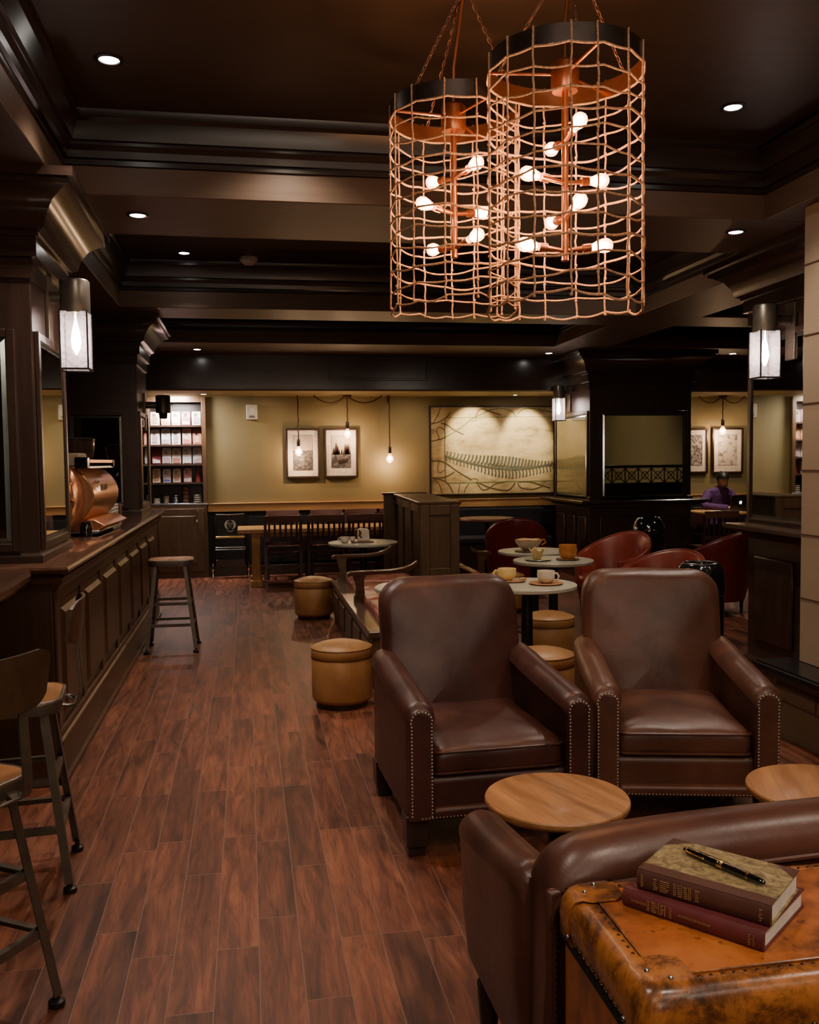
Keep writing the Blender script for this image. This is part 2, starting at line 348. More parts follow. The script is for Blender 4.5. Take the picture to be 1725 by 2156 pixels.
    def build(s, name, mat, parent=None, loc=None, smooth=True, bev=0, seg=2, sub=0, ang=38):
        me = bpy.data.meshes.new(name)
        o3 = Vector(loc) if loc else Vector((0, 0, 0))
        me.from_pydata([tuple(Vector(v) - o3) for v in s.v], [], s.f); me.update()
        import bmesh
        bm = bmesh.new(); bm.from_mesh(me); bmesh.ops.recalc_face_normals(bm, faces=bm.faces); bm.to_mesh(me); bm.free()
        ob = bpy.data.objects.new(name, me); COL.objects.link(ob); ob.location = o3
        me.materials.append(M[mat] if isinstance(mat, str) else mat)
        if parent: ob.parent = parent
        if bev:
            b = ob.modifiers.new('bevel', 'BEVEL'); b.width = bev; b.segments = seg; b.limit_method = 'ANGLE'; b.angle_limit = radians(35)
        if sub:
            b = ob.modifiers.new('subd', 'SUBSURF'); b.levels = sub; b.render_levels = sub
        if smooth:
            me.polygons.foreach_set('use_smooth', [True] * len(me.polygons)); me.set_sharp_from_angle(angle=radians(ang))
        return ob
def tag(o, label=None, cat=None, group=None, kind=None):
    if label: o['label'] = label
    if cat: o['category'] = cat
    if group: o['group'] = group
    if kind: o['kind'] = kind
    return o
def thing(name, label, cat, loc=(0, 0, 0), rz=0, group=None):
    o = bpy.data.objects.new(name, None); o.empty_display_size = .1; COL.objects.link(o); o.location = loc; o.rotation_euler = (0, 0, radians(rz))
    return tag(o, label, cat, group)
def dup(root, loc, rz=None, label=None, group=None):
    def cp(o, par):
        c = o.copy(); COL.objects.link(c)
        if par: c.parent = par; c.matrix_parent_inverse = o.matrix_parent_inverse
        for ch in [x for x in kids.get(o.name, [])]: cp(ch, c)
        return c
    kids = {}
    for x in list(COL.objects):
        if x.parent: kids.setdefault(x.parent.name, []).append(x)
    r = cp(root, None); r.location = loc
    if rz is not None: r.rotation_euler = (0, 0, radians(rz))
    if label: r['label'] = label
    if group: r['group'] = group
    return r
def struct(mb, name, mat, parent=None, **k):
    o = mb.build(name, mat, parent, **k)
    if not parent: o['kind'] = 'structure'
    return o
def rrect(x0, x1, z0, z1, r, n=5, rb=None):
    """rounded rectangle outline; r top corners, rb bottom corners"""
    rb = r if rb is None else rb; out = []
    for (cx, cz, a0, q) in ((x1 - r, z1 - r, 0, r), (x0 + r, z1 - r, 90, r), (x0 + rb, z0 + rb, 180, rb), (x1 - rb, z0 + rb, 270, rb)):
        for i in range(n + 1):
            a = radians(a0 + 90 * i / n); out.append((cx + q * cos(a), cz + q * sin(a)))
    return out
def dense(outline, step=.06):
    out = []
    for i, p in enumerate(outline):
        q = outline[(i + 1) % len(outline)]; d = sqrt((p[0] - q[0]) ** 2 + (p[1] - q[1]) ** 2); k = max(1, int(d / step))
        for j in range(k): out.append((p[0] + (q[0] - p[0]) * j / k, p[1] + (q[1] - p[1]) * j / k))
    return out
def light(kind, loc, energy, color, size=.05, target=None, angle=60, blend=.5):
    l = bpy.data.lights.new(kind.lower() + '_lamp', kind); l.energy = energy; l.color = color
    if kind == 'SPOT': l.spot_size = radians(angle); l.spot_blend = blend; l.shadow_soft_size = size
    elif kind == 'POINT': l.shadow_soft_size = size
    elif kind == 'AREA': l.size = size
    o = bpy.data.objects.new(kind.lower() + '_lamp', l); COL.objects.link(o); o.location = loc
    if target is not None: o.rotation_euler = (Vector(target) - Vector(loc)).to_track_quat('-Z', 'Y').to_euler()
    return o
# ------------------------------------------------------------ camera
F, YAW, PIT, ROL, CH = 1930.4, .17532843, .0555016, -.01087317, 1.6
fw = Vector((sin(YAW) * cos(PIT), cos(YAW) * cos(PIT), -sin(PIT))); r0 = Vector((cos(YAW), -sin(YAW), 0)); u0 = r0.cross(fw)
RR = r0 * cos(ROL) + u0 * sin(ROL); UU = u0 * cos(ROL) - r0 * sin(ROL)
cam = bpy.data.cameras.new('camera'); co = bpy.data.objects.new('camera', cam); COL.objects.link(co)
mw = Matrix((RR, UU, -fw)).transposed().to_4x4(); mw.translation = Vector((0, 0, CH)); co.matrix_world = mw
cam.sensor_fit = 'HORIZONTAL'; cam.sensor_width = 36; cam.lens = F / 1725 * 36; cam.clip_start = .05; scn.camera = co

# ------------------------------------------------------------ room shell
WY = 13.23
struct(MB().box(-5, 10, -3.5, 14, -.1, 0), 'floor', 'floor', smooth=False)
struct(MB().box(-5, 10, -3.5, 14.2, 3.4, 3.5), 'ceiling', 'ceil', smooth=False)
NX0, NX1, NZ0, NZ1 = -1.36, -.56, 1.03, 2.50   # niche of the shelves
b = MB(); b.box(-5, NX0, WY, 13.9, 0, 3.4); b.box(NX1, 10, WY, 13.9, 0, 3.4); b.box(NX0, NX1, WY, 13.9, 0, NZ0); b.box(NX0, NX1, WY, 13.9, NZ1, 3.4); b.box(NX0, NX1, 13.62, 13.9, NZ0, NZ1)
struct(b, 'wall_back', 'olive', smooth=False)
struct(MB().box(9.9, 10, -3.5, 14, 0, 3.4), 'wall_right', 'olive', smooth=False)
struct(MB().box(-5.1, -5, -3.5, 14, 0, 3.4), 'wall_left', 'ceil', smooth=False)
struct(MB().box(-5, 10, -3.6, -3.5, 0, 3.4), 'wall_front', 'olive', smooth=False)
b = MB(); b.box(NX1 + .01, 10, WY - .035, WY, .912, 1.033); b.box(NX1 + .01, 10, WY - .05, WY, 1.018, 1.036)
struct(b, 'trim_1', 'yellow', bev=.004)                       # honey wood chair rail
b = MB(); b.box(NX1 + .01, 10, WY - .02, WY, 0, .91)
for i in range(22): b.box(NX1 + .1 + i * .48, NX1 + .52 + i * .48, WY - .03, WY - .015, .18, .84)
struct(b, 'trim_2', 'void', bev=.004)                       # dark wainscot
struct(MB().box(NX1 + .01, 10, WY - .045, WY - .02, 0, .14), 'baseboard_back', 'ebony', bev=.004)
# ceiling beams (coffered)
def crown(b, x0, x1, y0, y1):
    """crown moulding inside a coffer"""
    P = [(0, 3.145), (-.012, 3.15), (-.012, 3.175), (-.03, 3.18), (-.034, 3.215), (-.05, 3.24), (-.05, 3.255), (-.065, 3.26), (-.072, 3.30), (-.09, 3.345), (-.11, 3.36), (-.11, 3.385), (-.115, 3.40)]
    b.rectmold(x0, x1, y0, y1, P, cap=False)
cof = [(-.90, 3.05, -3.4, 5.06), (-1.08, 3.80, 5.90, 8.57), (-1.08, 3.80, 9.19, 10.99), (4.5, 9.8, -3.4, 5.06), (4.5, 9.8, 5.9, 8.57), (4.5, 9.8, 9.19, 10.99), (-4.9, -1.9, -3.4, 10.99)]
struct(MB().box(-5, 10, 5.06, 5.90, 3.0, 3.4), 'trim_3', 'beam', bev=.006)
struct(MB().box(-5, 10, 8.57, 9.19, 3.0, 3.4), 'trim_4', 'beam', bev=.006)
struct(MB().box(-5, 10, 10.99, 12.2, 3.0, 3.4), 'trim_5', 'beam', bev=.006)
b = MB(); b.box(-1.9, -.90, -3.5, 5.06, 3.0, 3.4); b.box(-1.9, -1.08, 5.9, 8.57, 3.0, 3.4); b.box(-1.9, -1.08, 9.19, 10.99, 3.0, 3.4)
struct(b, 'trim_6', 'beamy', bev=.006)
b = MB(); b.box(3.05, 4.5, -3.5, 5.06, 3.0, 3.4); b.box(3.8, 4.5, 5.9, 8.57, 3.0, 3.4); b.box(3.8, 4.5, 9.19, 10.99, 3.0, 3.4)
struct(b, 'trim_7', 'beamy', bev=.006)
for i, c in enumerate(cof):
    b = MB(); crown(b, *c); struct(b, 'trim_%d' % (8 + i), 'crown', ang=25)
# soffit over the seating by the back wall
b = MB(); b.box(-5, 10, 12.2, 13.9, 2.56, 3.4)
so = struct(b, 'trim_15', 'ebonyx', smooth=False)
struct(MB().box(-5, 10, 12.23, WY, 2.54, 2.56), 'soffit_underside', 'olive', so, smooth=False)
b = MB()
for (x0, x1, z0, z1) in ((1.13, 2.41, 2.705, 3.0),):
    b.box(x0, x1, 12.17, 12.2, z0, z1); b.box(x0 - .03, x1 + .03, 12.16, 12.2, z0 - .025, z0); b.box(x0 - .03, x0, 12.16, 12.2, z0, z1); b.box(x1, x1 + .03, 12.16, 12.2, z0, z1)
b.build('access_panel', 'ebonyx', so, bev=.003)
# ventilation grille on the third beam
g = thing('air_vent_grille', 'black slatted air vent grille on the dark ceiling beam above the framed pictures', 'vent', (1.94, 10.98, 3.205))
b = MB()
for i in range(38): x = -.49 + i * .0265; b.box(x - .004, x + .004, -.012, .0, -.045, .045)
b.build('slat', 'blackm', g)
MB().box(-.5, .5, -.004, .005, -.05, .05).build('backing', 'void', g)
b = MB(); b.box(-.515, .515, -.016, 0, .045, .06); b.box(-.515, .515, -.016, 0, -.06, -.045); b.box(-.515, -.5, -.016, 0, -.05, .05); b.box(.5, .515, -.016, 0, -.05, .05)
b.build('frame', 'blackm', g)

# ------------------------------------------------------------ mirror panels
def mirror_face(p, x0, x1, z0, z1, T, stile='ebony', mir='mirror', fr=.03):
    """framed bevelled mirror in local XZ facing -Y, transformed by T"""
    b = MB().box(x0 + .038, x1 - .038, -.012, 0, z0 + .038, z1 - .038); b.xf(T); b.build('mirror_pane', mir, p, smooth=False)
    b = MB(); o = (x0 + .012, x1 - .012, z0 + .012, z1 - .012); i = (x0 + .038, x1 - .038, z0 + .038, z1 - .038)
    ov = [(o[0], -.004, o[2]), (o[1], -.004, o[2]), (o[1], -.004, o[3]), (o[0], -.004, o[3])]; iv = [(i[0], -.013, i[2]), (i[1], -.013, i[2]), (i[1], -.013, i[3]), (i[0], -.013, i[3])]
    b.add(ov + iv, [(k, (k + 1) % 4, 4 + (k + 1) % 4, 4 + k) for k in range(4)]); b.xf(T); b.build('bevelled_edge', 'bevel', p, smooth=False)
    b = MB()
    b.box(x0 - fr, x0 + .012, -.022, 0, z0 - fr, z1 + fr); b.box(x1 - .012, x1 + fr, -.022, 0, z0 - fr, z1 + fr); b.box(x0 + .012, x1 - .012, -.020, 0, z1 - .012, z1 + fr); b.box(x0 + .012, x1 - .012, -.020, 0, z0 - fr, z0 + .012)
    b.xf(T); b.build('mirror_frame', stile, p, bev=.004)
def faceT(side, x0, x1, y0, y1):
    if side == 'front': return Matrix.Translation((0, y0, 0))
    if side == 'right': return Matrix.Translation((x1, 0, 0)) @ Matrix.Rotation(pi / 2, 4, 'Z')     # local x -> +y
    if side == 'left': return Matrix.Translation((x0, 0, 0)) @ Matrix.Rotation(-pi / 2, 4, 'Z')    # local x -> -y
CAP = [(0, 0), (.015, 0), (.015, .10), (.04, .105), (.04, .20), (.055, .205), (.055, .225), (.085, .24), (.10, .30), (.14, .37), (.20, .415), (.225, .425), (.225, .45), (.25, .455), (.25, .50)]
def pillar(name, label, x0, x1, y0, y1, zb, z1, capz, faces, rz=0, capmat='ebonyx'):
    p = thing(name, label, 'pillar', ((x0 + x1) / 2, (y0 + y1) / 2, zb), rz)
    cx, cy = (x0 + x1) / 2, (y0 + y1) / 2
    X0, X1, Y0, Y1 = x0 - cx, x1 - cx, y0 - cy, y1 - cy
    MB().box(X0, X1, Y0, Y1, 0, z1 - zb).build('shaft', 'ebony', p, bev=.006)
    MB().rectmold(X0, X1, Y0, Y1, [(o, capz - zb + z * (z1 - capz) / .5) for o, z in CAP]).build('capital', capmat, p, ang=28)
    b = MB(); b.rectmold(X0, X1, Y0, Y1, [(0, 0), (.02, 0), (.02, .035), (.008, .05), (0, .05)]); b.build('base_moulding', 'ebony', p)
    for f in faces:
        side, a, c, za, zc = f[:5]
        T = faceT(side, X0, X1, Y0, Y1)
        mirror_face(p, a, c, za - zb, zc - zb, T, mir=f[5] if len(f) > 5 else 'mirror')
    return p
CT = 1.11
pillar('mirrored_pillar', 'dark wood pillar with bevelled mirrors standing on the near end of the bar counter', -2.1, -1.04, 4.83, 5.70, CT, 3.0, 2.52,
       [('right', -.36, .34, 1.20, 2.24), ('front', -.46, .42, 1.20, 2.24)], rz=1)
pillar('mirrored_pillar', 'dark wood pillar with bevelled mirror behind the copper espresso machine', -1.96, -1.02, 9.15, 10.0, CT, 3.0, 2.55,
       [('right', -.34, .34, 1.2, 2.08), ('front', -.15, .34, 1.2, 2.08)])
# right near pillar stands on a panelled ledge base
def ledge_base(p, X0, X1, Y0, Y1, h, ov=.13):
    MB().rectmold(X0, X1, Y0, Y1, [(0, 0), (.03, 0), (.03, .12), (.015, .14), (0, .14), (0, h - .09), (.02, h - .085), (.03, h - .05), (ov - .03, h - .045), (ov, h - .035), (ov, h - .008), (ov - .01, h)]).build('ledge', 'ebonyx', p, ang=30)
p = pillar('mirrored_pillar', 'dark wood pillar with bevelled mirror beside the limestone fireplace', 3.6, 4.5, 4.82, 6.16, 1.115, 3.0, 2.55, [('left', -.64, .60, 1.15, 2.43)], rz=-2)
b = MB(); b.rectmold(-.45, .45, -.67, .67, [(0, -1.115), (.03, -1.115), (.03, -.98), (0, -.96), (0, -.10), (.03, -.09), (.04, -.05), (.11, -.045), (.14, -.03), (.14, -.008), (.13, 0)]); b.build('ledge', 'ebonyx', p, ang=30)
b = MB(); b.box(-.475, -.45, .06, .56, -.83, -.22); b.box(-.475, -.45, -.56, -.06, -.83, -.22); b.build('raised_panel', 'ebony', p, bev=.018)
p = pillar('mirrored_pillar', 'broad dark wood pillar with large bevelled mirror between the painting and the seated man', 4.42, 5.84, 11.4, 12.75, 1.06, 3.0, 2.50, [('front', -.55, .62, 1.08, 2.20), ('left', -.62, .60, 1.10, 2.20, 'olive_reflection')])
b = MB(); b.rectmold(-.71, .71, -.675, .675, [(0, -1.06), (.04, -1.06), (.04, -.92), (0, -.90), (0, -.10), (.04, -.09), (.05, -.06), (.13, -.055), (.17, -.035), (.17, -.008), (.16, 0)]); b.build('ledge', 'ebonyx', p, ang=30)
for x0, x1 in ((-.58, -.04), (.04, .58)): MB().box(x0, x1, -.70, -.675, -.80, -.22).build('raised_panel', 'ebony', p, bev=.018)
for y0, y1 in ((.24, .58), (-.17, .17), (-.58, -.24)): MB().box(-.735, -.71, y0, y1, -.80, -.22).build('raised_panel', 'ebony', p, bev=.018)

# ------------------------------------------------------------ bar counter
bar = thing('bar_counter', 'long dark panelled bar counter with glossy wood top under the espresso machine', 'bar counter', (-.9, 7.0, 0))
def lb(b, n, m, par=bar, **k):
    b.xf(Matrix.Translation(tuple(-c for c in par.location))); return b.build(n, m, par, **k)
BX = -.935
lb(MB().box(-2.3, BX - .02, 4.72, 10.0, 0, 1.05), 'body', 'barwood', bev=.004)
b = MB(); pr = [(0, 1.05), (.02, 1.05), (.03, 1.062), (.055, 1.066), (.07, 1.078), (.075, 1.092), (.068, 1.104), (.055, CT)]
b.rectmold(-2.3, BX, 4.72, 9.95, pr, cap=True); lb(b, 'worktop', 'bartop', ang=30)
b = MB(); b.rectmold(-2.3, BX - .02, 4.74, 9.95, [(.0, .98), (.03, .985), (.035, 1.0), (.055, 1.02), (.06, 1.05)], cap=False); lb(b, 'cornice', 'barwood', ang=30)
for i in range(7):
    y0 = 4.86 + i * .70; b = MB()
    b.loft([[(BX - .02, y0, .30), (BX - .02, y0 + .58, .30), (BX - .02, y0 + .58, .90), (BX - .02, y0, .90)], [(BX - .045 + .03, y0 + .03, .33), (BX - .015, y0 + .55, .33), (BX - .015, y0 + .55, .87), (BX - .015, y0 + .03, .87)],
            [(BX + .004, y0 + .055, .355), (BX + .004, y0 + .525, .355), (BX + .004, y0 + .525, .845), (BX + .004, y0 + .055, .845)]]); lb(b, 'raised_panel', 'barwood', ang=20)
    b = MB(); b.box(BX - .02, BX - .005, y0 - .12, y0 - .025, .27, .93); lb(b, 'stile', 'barwood', bev=.004)
b = MB(); b.box(BX - .02, BX, 4.74, 9.95, 0, .20); b.rectmold(-2.3, BX, 4.74, 9.95, [(0, .20), (.012, .205), (.012, .225), (0, .24)], cap=False); b.box(BX - .02, BX + .02, 4.74, 9.95, 0, .03); lb(b, 'plinth', 'barwood', bev=.004)
b = MB(); b.box(BX - .02, BX - .002, 4.74, 9.95, .24, .275); b.box(BX - .02, BX - .002, 4.74, 9.95, .925, .985); lb(b, 'rail', 'barwood', bev=.003)
# nearer, set back counter section at the left edge
nb = thing('bar_counter', 'near section of bar counter with curved glossy top at the left edge', 'bar counter', (-1.6, 3.4, 0))
b = MB(); out = [(-2.6, 4.63), (-1.10, 4.63), (-1.04, 4.58), (-1.00, 4.4), (-.985, 4.0), (-1.0, 3.6), (-1.04, 3.0), (-1.10, 2.2), (-2.6, 2.2)]
b.loft([[(x, y, z) for x, y in out] for z in (1.05, 1.06)] + [[(x + (.02 if x > -2 else 0), y, 1.075) for x, y in out]] + [[(x + (.02 if x > -2 else 0), y, 1.095) for x, y in out]] + [[(x, y, CT - .004) for x, y in out]])
b.xf(Matrix.Translation((1.6, -3.4, 0))); b.build('worktop', 'bartop', nb, ang=50)
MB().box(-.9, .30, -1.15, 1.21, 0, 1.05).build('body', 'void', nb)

# ------------------------------------------------------------ fireplace on the right
fp = thing('fireplace', 'limestone clad fireplace chimney breast at the right edge', 'fireplace', (4.0, 3.0, 0))
lb(MB().box(3.13, 4.9, .9, 4.78, .42, 3.4), 'chimney_breast', 'stone', fp, bev=.004)
b = MB()
for z in (.79, 1.157, 1.523, 1.90, 2.285, 2.68, 3.07): b.box(3.126, 3.14, .95, 4.775, z - .0035, z + .0035)
lb(b, 'grout_line', 'grout', fp)
lb(MB().rectmold(3.0, 4.9, .9, 4.80, [(0, 0), (0, .33)], True), 'hearth_base', 'stone2', fp)
b = MB(); b.box(2.994, 3.002, .9, 4.8, .205, .213)
for y in (4.42, 3.75, 3.1, 2.4): b.box(2.994, 3.002, y, y + .006, .213, .34)
lb(b, 'hearth_grout', 'grout', fp)
b = MB(); b.rectmold(3.0, 4.9, .9, 4.80, [(.03, .33), (.055, .335), (.06, .35), (.075, .36), (.08, .375), (.09, .38), (.09, .405), (.08, .41), (.08, .42)]); lb(b, 'hearth_slab', 'slate', fp, ang=25)
b = MB(); b.rectmold(3.13, 4.9, .9, 4.78, [(0, 3.02), (.02, 3.03), (.03, 3.10), (.06, 3.16), (.07, 3.2), (.12, 3.28), (.17, 3.33), (.17, 3.36), (.19, 3.37), (.19, 3.4)]); lb(b, 'crown', 'crown', fp, ang=25)
# ------------------------------------------------------------ club armchairs
def arm_section(w, h, zb, n=7, over=.012):
    """tombstone outline in XZ, centred x=0"""
    r = w / 2; o = [(-r + over, zb), ]
    o = [(r - over, zb), (r - over, h - r * 1.15), (r, h - r)]
    for i in range(1, n): a = pi * i / n; o.append((r * cos(a), h - r + r * sin(a)))
    o += [(-r, h - r), (-r + over, h - r * 1.15), (-r + over, zb)]
    return o
def club_chair(label, loc, rz, mat, group=None):
    c = thing('club_armchair', label, 'armchair', loc, rz, group)
    W, D = .405, .44
    MB().pillow(rrect(-W + .05, W - .05, .15, .32, .03), .80, .03).build('seat_frame', mat, c)
    b = MB(); b.pillow(rrect(-.29, .29, .155, .205, .02), .05, .018); b.xf(Matrix.Translation((0, -D + .02, 0))); b.build('front_rail', mat, c)
    # loose seat cushion
    o = dense(rrect(-.285, .285, -.405, .28, .05, 5), .05); b = MB()
    rings = []
    for q, z in ((.3, .472), (.6, .466), (.85, .452), (.96, .436), (1.0, .418), (1.012, .40), (1.012, .345), (1.0, .325), (.9, .315), (.4, .315)):
        rings.append([(x * q, (y + .06) * q - .06, z) for x, y in o])
    b.loft(rings); b.wob(.012, 5, seed=loc[0]); cu = b.build('seat_cushion', mat, c, sub=1)
    pts = [(x * 1.012, (y + .06) * 1.012 - .06, .418) for x, y in o]; MB().tube(pts, .0055, 6, True).build('piping', mat, cu)
    pts = [(x * 1.012, (y + .06) * 1.012 - .06, .332) for x, y in o]; MB().tube(pts, .0055, 6, True).build('piping', mat, cu)
    # back
    ol = dense(rrect(-.345, .345, .24, 1.03, .13, 7, .02), .06); b = MB(); b.pillow(ol, .17, .055, .035, True, 5)
    b.wob(.008, 6, seed=3 + loc[0])
    sh = Matrix.Translation((0, .30, 0)) @ Matrix(((1, 0, 0, 0), (0, 1, .20, -.05), (0, 0, 1, 0), (0, 0, 0, 1))); b.xf(sh)
    bk = b.build('backrest', mat, c, sub=1)
    pts = [(x * 1.0, -.055, z) for x, z in rrect(-.342, .342, .42, 1.026, .13, 8, .02)]
    pts = [tuple(sh @ Vector(p)) for p in pts]; pts = [p for p in pts if p[2] > .46]
    k = max(range(len(pts)), key=lambda i: (Vector(pts[i]) - Vector(pts[i - 1])).length); pts = pts[k:] + pts[:k]
    for s in (-1, 1):
        b = MB(); R = []
        for y, h, w in ((-D + .012, .60, .104), (-D + .016, .622, .120), (-D + .05, .637, .132), (-.25, .650, .136), (0, .668, .138), (.22, .690, .138), (.36, .70, .13), (.385, .68, .11)):
            sec = arm_section(w, h, .16); R.append([(x + s * (W - .07), y, z) for x, z in sec])
        b.loft(R); a = b.build('armrest', mat, c, ang=60)
        sec = arm_section(.110, .612, .16, over=.006)
        b = MB(); b.loft([[(x * q + s * (W - .07), y, (z - .16) * (1 if q == 1 else .985) + .16) for x, z in sec] for q, y in ((1, -D + .03), (1, -D + .004), (.93, -D - .004))]); b.build('front_panel', mat, a, ang=50)
        # nail heads round the panel
        b = MB(); sec = arm_section(.088, .602, .175, 12, over=.003); path = [Vector((x, 0, z)) for x, z in sec]; d = 0; step = .0145
        for i in range(len(path) - 1):
            p, q = path[i], path[i + 1]; ln = (q - p).length
            while d < ln:
                e = p.lerp(q, d / ln); b.sphere((e.x + s * (W - .07), -D - .006, e.z), .0040, 6, (1, .6, 1)); d += step
            d -= ln
        b.build('nailhead_trim', 'nail', a)
    b = MB()
    for i in range(48): b.sphere((-W + .07 + i * .0146, -D - .004, .168), .0034, 6, (1, .6, 1))
    b.build('nailhead_trim', 'nail', c)
    for x in (-.35, .35):
        for y in (-.37, .33):
            b = MB(); b.loft([[(x - q, y - q, z), (x + q, y - q, z), (x + q, y + q, z), (x - q, y + q, z)] for q, z in ((.034, 0), (.036, .035), (.042, .04), (.047, .17))]); b.build('leg', 'ebony', c, bev=.003)
    return c
club_chair('dark oxblood leather club armchair with nailhead trim, left one facing the small round table', (.985, 3.99, 0), 2, 'leather')
club_chair('brown leather club armchair with worn lighter backrest, beside the fireplace hearth', (1.93, 4.0, 0), -14, 'leather2')

# ------------------------------------------------------------ sofa in the foreground (its back to the camera)
sf = thing('leather_sofa', 'dark brown leather sofa seen from behind, its low back towards the trunk', 'sofa', (1.45, 2.2, 0))
SX = 1.45; SY = 2.2
def crestz(x): return .820 - .035 * ((x - 1.45) / .9) ** 2 - .02 * max(0, (.72 - x) / .16) ** 2
b = MB(); R = []
prof = [(.085, -.62), (.085, -.10), (.085, -.045), (.092, -.035), (.098, -.02), (.088, .0), (.060, .0), (.03, .0), (0, .0), (-.03, .0), (-.06, 0), (-.085, 0), (-.085, -.10), (-.085, -.5)]
xs = [.60, .612, .64, .70, .80, .95, 1.15, 1.45, 1.75, 1.95, 2.1, 2.2, 2.26, 2.288, 2.30]
for x in xs:
    e = min(x - .60, 2.30 - x); k = sqrt(max(0, 1 - (1 - min(1, e / .10)) ** 2)); zt = crestz(x) - .10 * (1 - k)
    ring = []
    for i in range(9):
        a = pi * i / 8; ring.append((x - SX, 1.865 - .082 * cos(a) * (1) - SY, zt - .082 + .082 * sin(a)))
    ring = [(x - SX, 1.80 - SY, .14), (x - SX, 1.80 - SY, zt - .11)] + ring + [(x - SX, 1.945 - SY, zt - .12), (x - SX, 1.96 - SY, .14)]
    R.append(ring)
b.loft(R); b.wob(.006, 5); bk = b.build('backrest', 'sofal', sf, ang=70, sub=1)
pts = [(x - SX, 1.783 - SY, crestz(x) - .10 * (1 - sqrt(max(0, 1 - (1 - min(1, min(x - .60, 2.30 - x) / .10)) ** 2))) - .092) for x in [.645, .68, .74, .85, 1.0, 1.2, 1.45, 1.7, 2.0, 2.2, 2.28]]
MB().tube(pts, .006, 6).build('piping', 'sofal', bk)
MB().box(.60 - SX, 2.30 - SX, 1.79 - SY, 1.81 - SY, .12, .70).build('back_panel', 'sofal', sf, bev=.012, seg=3)
b = MB()
for i in range(40): b.sphere((.622 - SX + (.012 if i > 36 else 0), 1.786 - SY, .14 + i * .0142), .0045, 6)
for i in range(9): b.sphere((.640 + i * .012 - SX, 1.782 - SY, .706 + i * .0012), .003, 6)
b.build('nailhead_trim', 'darknail', sf)
for s, X in ((-1, .625), (1, 2.32)):
    b = MB(); R = []
    for y, h, w in ((1.90, .70, .11), (1.96, .70, .125), (2.05, .685, .132), (2.2, .658, .135), (2.35, .640, .135), (2.44, .628, .132), (2.48, .612, .118), (2.495, .59, .09)):
        R.append([(x + X - SX, y - SY, z) for x, z in arm_section(w, h, .14, 9)])
    b.loft(R); b.wob(.004, 6); b.build('armrest', 'sofal', sf, ang=70, sub=1)
MB().box(.69 - SX, 2.26 - SX, 1.95 - SY, 2.46 - SY, .14, .30).build('seat_frame', 'sofal', sf, bev=.02, seg=3)
for x0 in (.70, 1.46):
    b = MB(); b.pillow(dense(rrect(x0 - SX, x0 + .75 - SX, 1.96 - SY, 2.50 - SY, .05), .08), .13, .04, .01)
    b.xf(Matrix.Translation((0, 0, .36)) @ Matrix.Rotation(pi / 2, 4, 'X') @ Matrix.Scale(-1, 4, (0, 0, 1))); b.build('seat_cushion', 'sofal', sf)
for x in (.64, 2.26):
    for y in (1.84, 2.42): MB().lathe([(.022, 0), (.026, .03), (.034, .14)], 12, (x - SX, y - SY, 0)).build('leg', 'ebony', sf)

# ------------------------------------------------------------ small round wooden tables
def caramel_table(label, x, y, zt, r, rz):
    t = thing('round_side_table', label, 'side table', (x, y, 0), rz, )
    MB().lathe([(r - .012, zt - .030), (r - .004, zt - .024), (r, zt - .016), (r, zt - .006), (r - .003, zt - .001), (r - .006, zt)], 72).build('tabletop', 'toptbl', t, ang=30)
    MB().lathe([(.032, .02), (.030, zt - .04), (.10, zt - .03)], 20).build('pedestal', 'pedestal', t)
    MB().lathe([(.17, 0), (.17, .012), (.05, .03), (.032, .05)], 32).build('base', 'pedestal', t)
caramel_table('small round caramel wood table between the left armchair and the sofa', .978, 2.815, .50, .236, 18)
caramel_table('small round honey wood table half cut off by the right edge', 1.865, 2.72, .50, .236, -20)

# ------------------------------------------------------------ trunk on a stand, books, pen
ZT = .73
tk = thing('steamer_chest', 'worn orange brown leather trunk with studded edges and corner caps', 'trunk', (1.02, 1.56, .36))
X0, X1, Y0, Y1 = -.40, .40, -.203, .203
def tb(mb, n, m, par=tk, **k): return mb.build(n, m, par, **k)
top = ZT - .36
b = MB(); o = dense(rrect(X0, X1, Y0, Y1, .035, 5), .08)
b.loft([[(x * 1, y, z) for x, y in o] for z in (0, top - .105)]); tb(b, 'body', 'trunk', ang=40)
b = MB(); R = []
for ins, z in ((.004, top - .098), (0, top - .094), (-.004, top - .085), (-.006, top - .05), (-.004, top - .03), (.004, top - .014), (.016, top - .004), (.030, top - .001), (.045, top - .004)):
    R.append([(x * (1 - ins / .40), y * (1 - ins / .203), z) for x, y in o])
b.loft(R, cap=True); lid = tb(b, 'lid_edging', 'trunk2', ang=50)
b = MB(); o2 = rrect(X0 + .045, X1 - .045, Y0 + .045, Y1 - .045, .012); b.loft([[(x, y, z) for x, y in o2] for z in (top - .008, top)]); tb(b, 'lid_panel', 'trunk', ang=30)
pts = [(x, y, top) for x, y in rrect(X0 + .045, X1 - .045, Y0 + .045, Y1 - .045, .012)]; tb(MB().tube(pts, .0022, 6, True), 'stitched_seam', 'trunk2')
def studs(f, n):
    b = MB()
    for i in range(n): b.sphere(*f(i))
    tb(b, 'stud_row', 'darknail')
fl_ = (1, 1, .6)
studs(lambda i: ((X0 + .05 + i * .0212, Y0 + .034, top - .0015), .0036, 8, fl_), 34); studs(lambda i: ((X0 + .05 + i * .0212, Y1 - .034, top - .0015), .0036, 8, fl_), 34)
studs(lambda i: ((X0 + .034, Y0 + .06 + i * .0212, top - .0015), .0036, 8, fl_), 14); studs(lambda i: ((X1 - .034, Y0 + .06 + i * .0212, top - .0015), .0036, 8, fl_), 14)
studs(lambda i: ((X0 + .08 + i * .0222, Y0 - .005, top - .083), .0045, 8), 30); studs(lambda i: ((X0 - .005, Y0 + .06 + i * .0222, top - .083), .0042, 8), 12)
